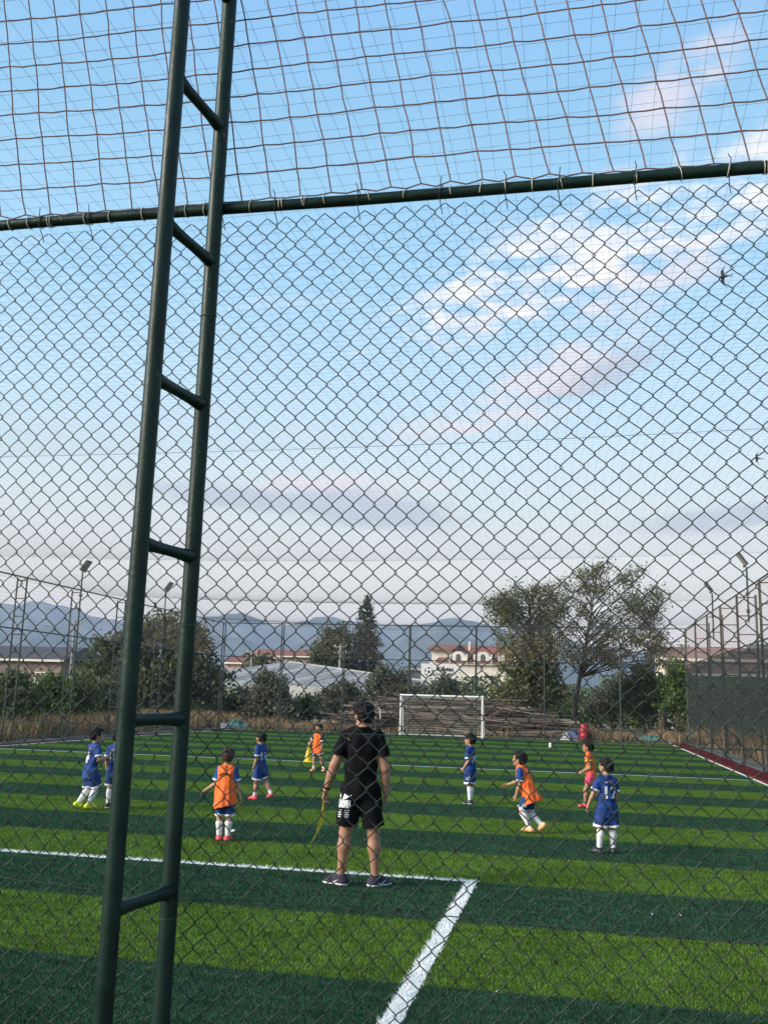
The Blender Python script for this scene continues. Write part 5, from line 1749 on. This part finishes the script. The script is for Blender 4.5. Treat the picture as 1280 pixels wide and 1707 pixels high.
    hr.a = np.maximum(np.maximum(hr.a, face), np.maximum(sidec, nape)).astype(np.float32)
    hr.wrinkle(0.010 * (h_ / .2), seed + 5, (0.020, 0.05), 1.0)
    mesh_obj('hair', hr.mesh(), sp.get('hair', M['hair']), root)
    if sp.get('beard'):
        b = Vox(HC - .6 * h_, HC + .5 * h_, .006)
        b.ball(hpn(0, 0.10, -0.17), (0.305 * h_, 0.33 * h_, 0.355 * h_), HF)
        x, y, z = b.ax[0][:, None, None] - HC[0], b.ax[1][None, :, None] - HC[1], b.ax[2][None, None, :] - HC[2]
        fy = (x * hfw[0] + y * hfw[1] + z * hfw[2]) / h_; fz = (x * hup[0] + y * hup[1] + z * hup[2]) / h_; fx = np.abs(x * hrt[0] + y * hrt[1] + z * hrt[2]) / h_
        keep = np.minimum(np.minimum(-0.10 - fz + 0.9 * np.maximum(0, fx - .17), fy + 0.06), 5) * h_
        b.a = np.maximum(b.a, -keep).astype(np.float32)
        mesh_obj('beard', b.mesh(), M['hair'], root)
    # ---- shirt
    cl = sp['shirt']; loose = cl.get('loose', 1.0)
    def torso(vx, infl, hem, slant=0.0, sleeves=0.72, straps=False, wr=0.004, flare=0.0):
        pz = P0 - up * hem * H
        vx.ell(pz - up * 0.06 * H, P0 + up * 0.12 * H, ((.100 + flare) * H * loose + infl, (.076 + flare) * H * loose + infl), (.091 * H * loose + infl, .067 * H + infl), lat, 0, .06 * H)
        vx.ell(P0 + up * 0.12 * H, C - up * 0.035 * H, (.090 * H * loose + infl, .066 * H + infl), (.096 * H + infl, .064 * H + infl), lat, .03 * H, .05 * H)
        for n in 'LR': vx.cone(J['S' + n], C + up * .024 * H, .036 * H + infl, .034 * H + infl, .02 * H)
        vx.cone(C - up * .03 * H, C + up * .030 * H - fwd * .004 * H, .055 * H + infl, .038 * H + infl, .02 * H)
        if not straps:
            for n in 'LR':
                S, E = J['S' + n], J['E' + n]; a = vn(E - S); end = S + (E - S) * sleeves
                vx.cone(S - a * .01 * H, end + a * .03 * H, .037 * H + infl, .044 * H + infl, .015 * H, [(end, a)])
        vx.wrinkle(wr, seed, (0.06, 0.16))
        vx.cutp(pz, vn(-up + lat * slant))
        if straps:
            x, y, z = vx.ax[0][:, None, None] - C[0], vx.ax[1][None, :, None] - C[1], vx.ax[2][None, None, :] - C[2]
            dl = np.abs(x * lat[0] + y * lat[1] + z * lat[2]) - .097 * H; du = x * up[0] + y * up[1] + z * up[2] + .13 * H
            vx.a = np.maximum(vx.a, np.minimum(dl, du)).astype(np.float32)
        vx.cutp(C + up * .052 * H, vn(up - fwd * 0.25))
    sv = Vox(lo, hi, vox); torso(sv, 0.006, cl['hem'], cl.get('slant', 0), cl.get('sleeve', .72), wr=cl.get('wr', .007))
    shirt = mesh_obj(cl.get('name', 'shirt'), sv.mesh(), cl['mat'], root)
    if cl.get('cuff'):
        for n in 'LR':
            S, E = J['S' + n], J['E' + n]; a = vn(E - S); end = S + (E - S) * cl.get('sleeve', .72); b0 = end - a * .020 * H
            v = Vox(np.minimum(S, E) - .07 * H, np.maximum(S, E) + .07 * H, .0065)
            v.cone(S, end + a * .03 * H, .037 * H + .010, .044 * H + .011, 0, [(end + a * .003, a), (b0, -a)])
            mesh_obj('cuff', v.mesh(), cl['cuff'], shirt)
    over = shirt
    if 'bib' in sp:
        bb = sp['bib']; bv = Vox(lo, hi, vox); torso(bv, 0.016, bb['hem'], bb.get('slant', 0), straps=True, wr=.009, flare=.036)
        over = mesh_obj('training_bib', bv.mesh(), bb['mat'], root)
    # ---- shorts
    sh = sp['shorts']; fr = sh['len']
    v = Vox(lo, hi, vox)
    v.ell(P0 - up * .02 * H, P0 + up * .075 * H, (.095 * H, .070 * H), (.085 * H, .062 * H), latp, 0, .05 * H)
    ends = {}
    for n in 'LR':
        Hp, K = J['H' + n], J['K' + n]; a = vn(K - Hp); end = Hp + (K - Hp) * fr; ends[n] = (Hp, end, a)
        v.cone(Hp + up * .01 * H, end + a * .04 * H, .066 * H * sh.get('w', 1), .064 * H * sh.get('w', 1), .012 * H, [(end, a)])
    v.wrinkle(.007, seed + 3, (0.06, 0.16))
    shorts = mesh_obj('shorts', v.mesh(), sh['mat'], root)
    if sh.get('hem'):
        for n in 'LR':
            Hp, end, a = ends[n]; v = Vox(np.minimum(Hp, end) - .09 * H, np.maximum(Hp, end) + .09 * H, .0065)
            v.cone(Hp + up * .01 * H, end + a * .04 * H, .066 * H * sh.get('w', 1) + .005, .064 * H * sh.get('w', 1) + .005, 0, [(end + a * .004, a), (end - a * .022 * H, -a)])
            v.wrinkle(.007, seed + 3, (0.06, 0.16))
            mesh_obj('hem_band', v.mesh(), sh['hem'], shorts)
    # ---- socks and shoes
    for n in 'LR':
        K, A, fd, fu = J['K' + n], J['A' + n], J['F' + n], J['U' + n]
        if sp.get('sock'):
            a0 = K + (A - K) * sp['sock'][1]
            v = Vox(np.minimum(a0, A) - .07 * H, np.maximum(a0, A) + .07 * H, .0065)
            back = vn(np.array([0, -1.0, 0]) - vn(A - K) * (np.array([0, -1.0, 0]) @ vn(A - K)))
            mid = K * .68 + A * .32 + back * .008 * H; ax_ = vn(A - K); cutk = [(a0, -ax_)]
            v.cone(K, mid, .038 * H, .0405 * H, 0, cutk); v.cone(mid, A + ax_ * .01 * H, .0395 * H, .026 * H, .01, cutk)
            mesh_obj('sock', v.mesh(), sp['sock'][0], root)
        if np.dot(fu, [0, 0, 1]) < 0: fu = -fu
        sd = np.cross(fd, fu)
        def shoe(vx, g):
            vx.cone(A - fu * .004 * H - fd * .008 * H, A - fd * .020 * H - fu * .026 * H, .026 * H + g, .029 * H + g)
            vx.ell(A - fd * .022 * H - fu * .030 * H, A + fd * .060 * H - fu * .032 * H, (.029 * H + g, .022 * H + g), (.034 * H + g, .020 * H + g), sd, .02 * H, .022 * H)
            vx.ell(A + fd * .060 * H - fu * .033 * H, A + fd * .090 * H - fu * .036 * H, (.034 * H + g, .019 * H + g), (.027 * H + g, .014 * H + g), sd, .015 * H, .022 * H)
            vx.cone(A + fu * .002 * H, A + fd * .055 * H - fu * .022 * H, .024 * H + g, .022 * H + g, .02 * H)
        b0, b1 = A - .15 * H, A + .15 * H
        v = Vox(b0, b1, .006); shoe(v, .002); v.cutp(A - fu * (ank - .010) * H, -fu); v.cutp(A + fu * .012 * H, fu)
        so = mesh_obj('shoe', v.mesh(), sp['shoe'][0], root)
        v = Vox(b0, b1, .006); shoe(v, .005); v.cutp(A - fu * ank * H, -fu); v.cutp(A - fu * (ank - .011) * H, fu)
        mesh_obj('sole', v.mesh(), sp['shoe'][1], so)
        if sp.get('swoosh'):
            for s in (-1, 1):
                me = swoosh_mesh(.095 if adult else .07)
                decal(so, me, A + fd * .022 * H - fu * .024 * H, sd * s, fu, so, sp['swoosh'], 'side_mark', .003)
    # ---- lettering
    for d in sp.get('text', []):
        tgt = {'shirt': shirt, 'over': over, 'shorts': shorts}[d['on']]
        me = finely(centered(text_mesh(d['txt'], d['size'], d.get('off', .006), 'CENTER')))
        c = P0 + up * d['z'] * H + lat * d.get('x', 0) * H
        nrm = {'back': -fwd, 'left': vn(-lat - fwd * .15), 'leftback': vn(-lat - fwd), 'front': fwd}[d['dir']]
        if d.get('leg'): Hp, K = J['H' + d['leg']], J['K' + d['leg']]; c = Hp + (K - Hp) * d['t']
        decal(tgt, me, c, nrm, up, tgt, d['mat'], d.get('name', 'jersey_number'))
    for d in sp.get('arc', []):                                    # small printed name, too small to read: short strokes along an arc
        for k in range(d['n']):
            a = (k / (d['n'] - 1) - .5) * d['span']
            me = grid_bar(-d['w'] * .32, d['w'] * .32, -d['hgt'] / 2, d['hgt'] / 2, 1)
            c = P0 + up * (d['z'] * H + d['r'] * (math.cos(a) - 1)) + lat * d['r'] * math.sin(a)
            decal({'over': over, 'shirt': shirt}[d['on']], me, c, -fwd, vn(up * math.cos(a) + lat * math.sin(a)), over if d['on'] == 'over' else shirt, d['mat'], 'printed_letter')
    sp['out'] = dict(J=J, P0=P0, C=C, root=root, shorts=shorts, shirt=shirt, up=up, lat=lat, fwd=fwd)
    return sp['out']


def swoosh_mesh(L):
    """curved tick mark"""
    top = [(-.50, .02), (-.42, .16), (-.34, .14), (-.30, .02), (-.20, -.06), (0.0, -.02), (.25, .07), (.55, .20)]
    bot = [(-.46, -.10), (-.36, -.19), (-.22, -.20), (0.0, -.13), (.25, .01)]
    pts = top + bot[::-1]
    me = bpy.data.meshes.new('tick'); n = 9
    up_ = [np.array(p) for p in [(-.50, .04), (-.44, .02), (-.36, -.06), (-.24, -.08), (-.08, -.04), (.10, .02), (.30, .10), (.55, .21)]]
    lo_ = [np.array(p) for p in [(-.52, .02), (-.50, -.12), (-.42, -.22), (-.28, -.24), (-.10, -.17), (.10, -.07), (.30, .05), (.55, .20)]]
    V = [(p[0] * L, p[1] * L, 0) for p in up_] + [(p[0] * L, p[1] * L, 0) for p in lo_]
    me.from_pydata(V, [], [(i, 8 + i, 9 + i, i + 1) for i in range(7)]); return me


def cloth(name, c, var=0.12, rough=0.75): return mat(name, c, rough, var, 10, 0.25, 45, spec=0.2)


M['skin'] = mat('skin', (0.40, 0.225, 0.145), 0.55, 0.10, 14, spec=0.3)
M['skin_tan'] = mat('skin_tan', (0.33, 0.175, 0.11), 0.55, 0.10, 14, spec=0.3)
M['eye'] = mat('eye', (0.03, 0.02, 0.018), 0.3, 0.1, 10)
M['lip'] = mat('lip', (0.30, 0.11, 0.09), 0.5, 0.1, 10)
M['hair'] = mat('hair', (0.012, 0.010, 0.010), 0.65, 0.3, 60, 0.5, 120, spec=0.25)
M['hair_brown'] = mat('hair_brown', (0.050, 0.028, 0.020), 0.65, 0.3, 60, 0.5, 120, spec=0.25)
M['jersey_blue'] = cloth('jersey_blue', (0.019, 0.055, 0.205))
M['shorts_blue'] = cloth('shorts_blue', (0.016, 0.048, 0.17))
M['jersey_navy'] = cloth('jersey_navy', (0.016, 0.035, 0.12))
M['bib_orange'] = cloth('bib_orange', (0.88, 0.16, 0.036), 0.08)
M['cloth_white'] = cloth('cloth_white', (0.68, 0.68, 0.70), 0.06)
M['cloth_black'] = mat('cloth_black', (0.0045, 0.0045, 0.006), 0.85, 0.3, 10, 0.35, 30, spec=0.10)
M['shorts_pink'] = cloth('shorts_pink', (0.62, 0.07, 0.12))
M['boot_yellow'] = mat('boot_yellow', (0.62, 0.66, 0.02), 0.4, 0.1, 10)
M['boot_red'] = mat('boot_red', (0.58, 0.06, 0.07), 0.4, 0.35, 30)
M['boot_orange'] = mat('boot_orange', (0.75, 0.30, 0.10), 0.4, 0.2, 20)
M['boot_peach'] = mat('boot_peach', (0.72, 0.46, 0.22), 0.4, 0.25, 20)
M['boot_black'] = mat('boot_black', (0.018, 0.02, 0.024), 0.4, 0.2, 20)
M['boot_purple'] = mat('boot_purple', (0.022, 0.017, 0.032), 0.8, 0.5, 12)
M['ink_pink'] = mat('ink_pink', (0.55, 0.36, 0.45), 0.7, 0.1, 10)
W_ = M['cloth_white']; BL = M['jersey_blue']; BS = M['shorts_blue']; OR = M['bib_orange']
jersey = lambda **k: dict(mat=BL, hem=.10, sleeve=.74, cuff=W_, name='football_jersey', **k)
number = lambda t, size=.20, **k: dict(dict(txt=t, size=size, z=.17, on='shirt', dir='back', mat=W_, off=.005), **k)
name_arc = dict(n=7, span=1.1, r=.09, w=.016, hgt=.020, z=.275, on='shirt', mat=M['ink_pink'])
KG = 'children playing football'
STAND = ((0, .02, -1), (0, -.02, -1), (0, 1, 0))


def spot(px, py):
    p = gnd(px, py); return (p.x, p.y, 0.0)


coach = person(dict(h=1.735, adult=True, pos=spot(596, 1476), rz=8, turn=38, seed=11, beard=True, skin=M['skin_tan'], hair_top=.02,
    label='man in black T-shirt and black shorts standing with his back turned, holding a yellow strap',
    armL=((-.42, -.05, -1), (-.34, .16, -1)), armR=((.30, -.06, -1), (.06, .16, -1)), curlL=.75, curlR=.55,
    legL=((-.12, .0, -1), (-.08, -.02, -1), (-.88, .45, 0)), legR=((.14, .0, -1), (.07, -.03, -1), (.70, .70, 0)),
    shirt=dict(mat=M['cloth_black'], hem=.055, sleeve=.62, name='t_shirt', wr=.010, loose=.95), shorts=dict(mat=M['cloth_black'], len=.84, w=.98), shoe=(M['boot_purple'], M['cloth_white']), swoosh=M['cloth_white']))


def shorts_print():
    """white print on the back of the left leg of the man's shorts"""
    o = coach; Hp, K = o['J']['HL'], o['J']['KL']; nrm = vn(-o['fwd'] - o['lat'] * 0.35); ctr = Hp + (K - Hp) * .36 - o['lat'] * .012
    def put(me, x, y, nm):
        u = vn(np.cross(o['up'], nrm)); decal(o['shorts'], me, ctr + u * x + o['up'] * y, nrm, o['up'], o['shorts'], M['cloth_white'], nm)
    me = bpy.data.meshes.new('wedge'); me.from_pydata([(-.030, -.03, 0), (.0, .035, 0), (.03, .018, 0), (.085, .025, 0), (.03, -.01, 0)], [], [(0, 1, 2), (0, 2, 4), (2, 3, 4)]); put(me, 0.0, .085, 'printed_wedge')
    me = bpy.data.meshes.new('wedge'); me.from_pydata([(-.02, .035, 0), (.012, .03, 0), (0, -.025, 0)], [], [(0, 1, 2)]); put(me, -.052, .085, 'printed_wedge')
    me = centered(text_mesh('LINOVEN', .052, .004, 'CENTER'))
    for v in me.vertices: v.co.y *= 1.75; v.co.x *= .62
    put(finely(me), 0.0, .022, 'printed_word')
    for r in range(4):
        for cx, w in ((-.045, .042), (.035, .040)):
            put(grid_bar(-w / 2, w / 2 - .006 * (r % 2), -.0045, .0045, 3), cx, -.040 - .020 * r, 'printed_bar')


shorts_print()


def strap_and_band():
    o = coach; J = o['J']; Mx = Matrix.Translation(o['root'].location) @ Matrix.Rotation(rad(8), 4, 'Z')
    w = Vector(J['WL']); d = (w - Vector(J['EL'])).normalized()
    b = MB(); ref = Vector((0, 1, 0)); a = d.cross(ref).normalized(); c = d.cross(a); p = w - d * .022
    b.tube([p + (a * math.cos(t) + c * math.sin(t)) * .033 for t in [2 * math.pi * k / 18 for k in range(19)]], .009, 6, False)
    b.build('wrist_band', M['cloth_black'], o['root'], True)
    h0 = Mx @ (w + d * .105)
    e = at(519, 1405, h0.y - 0.02); s = e - h0
    root = empty('strap', h0); tag(root, 'thin yellow strap hanging from the left hand of the man in black', 'strap')
    def ribbon(off, bend):
        pts = [Vector((0, 0, .06)), Vector((0.01, 0.01, 0.0))] + [s * t + Vector((bend * math.sin(math.pi * t) + off * math.sin(math.pi * t), off * .5 * math.sin(math.pi * t), 0)) for t in (.2, .4, .6, .8, 1.0)]
        wv = Vector((.0055, 0.003, 0.002)); V = []
        for q in pts: V += [q - wv, q + wv, q + wv + Vector((0, .003, 0)), q - wv + Vector((0, .003, 0))]
        Fc = [(4 * i + k, 4 * i + (k + 1) % 4, 4 * i + 4 + (k + 1) % 4, 4 * i + 4 + k) for i in range(len(pts) - 1) for k in range(4)]
        MB().add(V, Fc + [(3, 2, 1, 0), (len(V) - 4, len(V) - 3, len(V) - 2, len(V) - 1)]).build('ribbon', M['yellow'], root, True)
    ribbon(0.0, .035); ribbon(.022, .030)


strap_and_band()

run = person
run(dict(h=1.22, pos=spot(146, 1350), rz=-38, lean=6, seed=21, label='boy in blue jersey number 4 with yellow boots running at the left', group=KG,
    armL=((-.1, .35, -1), (.1, 1, .0)), armR=((.40, .0, -.9), (.15, .95, .35)), turn=-10,
    legL=((0, .12, -1), (0, -.62, -.80), (0, .85, -.35)), legR=((0, .42, -1), (0, -.48, -.9), (0, 1, 0)),
    shirt=jersey(loose=1.08), shorts=dict(mat=BS, len=.90, hem=W_, w=1.15), sock=(W_, .05), shoe=(M['boot_yellow'], M['boot_yellow']), text=[number('4', .24)], arc=[name_arc]))
run(dict(h=1.18, pos=spot(188, 1347), rz=2, seed=22, label='boy in blue jersey half hidden behind the green ladder post', group=KG,
    armL=((-.28, -.05, -1), (.05, .12, -1)), armR=((.2, 0, -1), (0, .2, -1)), legL=((-.03, .05, -1), (-.02, -.08, -1), (-.2, 1, 0)), legR=((.05, 0, -1), (.03, 0, -1), (.2, 1, 0)),
    shirt=jersey(loose=1.06), shorts=dict(mat=BS, len=.86, hem=W_, w=1.1), sock=(W_, .08), shoe=(M['boot_black'], W_), text=[number('10')], arc=[name_arc]))
run(dict(h=1.11, pos=spot(372, 1402), rz=4, seed=23, hair=M['hair_brown'], label='boy in orange bib over blue jersey seen from behind, nearest on the left', group=KG,
    armL=((-.22, -.05, -1), (-.92, .12, -.55)), armR=((.28, -.02, -1), (.28, .12, -1)), legL=((.0, .02, -1), (.02, -.03, -1), (-.25, 1, 0)), legR=((.02, .03, -1), (-.03, -.05, -1), (.2, 1, 0)),
    shirt=jersey(), bib=dict(mat=OR, hem=.105, slant=.22), shorts=dict(mat=BS, len=.92, hem=W_, w=.92), sock=(W_, .22), shoe=(M['boot_red'], M['boot_black']),
    arc=[dict(n=8, span=1.25, r=.115, w=.020, hgt=.028, z=.255, on='over', mat=M['ink'])]))
run(dict(h=1.14, pos=spot(432, 1333), rz=70, lean=3, seed=24, label='boy in blue jersey with red boots striding to the left in mid field', group=KG,
    armL=((-.12, -.10, -1), (.0, .40, -1)), armR=((.12, .12, -1), (0, .4, -1)), legL=((0, .16, -1), (0, .08, -1), (-.1, 1, 0)), legR=((.0, -.34, -1), (0, -.60, -.9), (.15, .9, -.25)),
    shirt=jersey(), shorts=dict(mat=BS, len=.80, hem=W_, w=1.12), sock=(W_, .74), shoe=(M['boot_red'], M['boot_red']), text=[number('11', .17, x=-.02)]))
run(dict(h=1.12, pos=spot(528, 1286), rz=163, lean=4, side=-4, seed=25, label='distant boy in orange bib facing the camera beside the yellow cone', group=KG,
    armR=((.52, .1, -.85), (.38, .25, -.85)), armL=((-.12, .0, -1), (.06, .2, -1)), legR=((.10, .05, -1), (.03, -.05, -1), (.15, 1, 0)), legL=((-.26, .02, -1), (-.34, -.12, -1), (-.35, 1, 0)),
    shirt=dict(mat=M['jersey_navy'], hem=.08, sleeve=.7, cuff=W_, name='football_jersey'), bib=dict(mat=OR, hem=.08), shorts=dict(mat=W_, len=.62, hem=M['jersey_navy'], w=1.0), sock=(W_, .70), shoe=(M['boot_orange'], M['boot_peach'])))
run(dict(h=1.20, pos=spot(783, 1340), rz=74, seed=26, label='boy in blue jersey standing upright in profile in front of the goal', group=KG,
    armL=((-.10, -.06, -1), (.12, .62, -.8)), armR=((.10, .05, -1), (-.1, .62, -.8)), legL=((0, -.04, -1), (0, -.06, -1), (0, 1, 0)), legR=((.0, .06, -1), (0, .0, -1), (0, 1, 0)),
    shirt=jersey(), shorts=dict(mat=BS, len=.84, hem=W_, w=1.08), sock=(W_, .04), shoe=(M['boot_black'], W_), text=[number('10', .17, x=-.02), dict(txt='10', size=.07, on='shorts', dir='left', leg='L', t=.45, z=0, mat=W_, off=.003)]))
run(dict(h=1.17, pos=spot(884, 1389), rz=76, lean=22, nod=-12, seed=27, label='boy in orange bib running to the left with peach coloured boots', group=KG,
    armL=((-.16, -.02, -1), (.05, .35, -1)), armR=((.12, .55, -.8), (-.05, .95, -.35)), legL=((0, .50, -.9), (0, -.52, -.85), (0, 1, 0)), legR=((.0, .25, -1), (0, -.82, -.62), (0, .72, -.65)),
    shirt=jersey(), bib=dict(mat=OR, hem=.10, slant=.0), shorts=dict(mat=BS, len=.86, hem=W_, w=.96), sock=(W_, .02), shoe=(M['boot_peach'], M['boot_orange']),
    text=[dict(txt='76', size=.075, on='shorts', dir='left', leg='L', t=.62, z=0, mat=W_, off=.003)]))
o2 = run(dict(h=1.15, pos=spot(986, 1348), rz=80, lean=6, seed=28, skin=M['skin_tan'], label='boy in orange shirt and pink shorts walking left behind the nearest blue player', group=KG,
    armL=((-.10, -.18, -1), (0, .85, -.45)), armR=((.1, .1, -1), (0, .8, -.5)), legL=((0, .42, -1), (0, .08, -1), (0, 1, 0)), legR=((.0, -.25, -1), (0, -.5, -.9), (0, .9, -.3)),
    shirt=dict(mat=OR, hem=.05, sleeve=.62, cuff=None, name='orange_shirt', loose=1.0), shorts=dict(mat=M['shorts_pink'], len=.52, w=1.05), sock=(M['boot_black'], .84), shoe=(M['boot_red'], M['boot_black'])))
run(dict(h=1.13, pos=spot(1012, 1423), rz=26, turn=28, seed=29, label='boy in blue jersey number 12 with white socks, nearest on the right', group=KG,
    armL=((-.48, -.02, -.9), (-.34, .22, -.9)), armR=((.20, .0, -1), (.0, .25, -1)), legL=((-.10, .06, -1), (-.10, -.02, -1), (-.5, .9, 0)), legR=((.05, .0, -1), (.02, -.03, -1), (.1, 1, 0)),
    shirt=jersey(loose=1.06), shorts=dict(mat=BS, len=.90, hem=W_, w=1.15), sock=(W_, .05), shoe=(M['boot_black'], M['boot_black']), text=[number('12', .20, x=.02)], arc=[dict(name_arc, z=.285)]))


def armband():
    J = o2['J']; S, E = Vector(J['SL']), Vector(J['EL']); d = (E - S).normalized(); a = d.cross(Vector((0, 0, 1))).normalized(); c = d.cross(a)
    p = S.lerp(E, .32); b = MB()
    b.tube([p + (a * math.cos(t) + c * math.sin(t)) * .060 for t in [2 * math.pi * k / 16 for k in range(17)]], .013, 6, False)
    b.build('yellow_armband', M['yellow'], o2['root'], True)


armband()
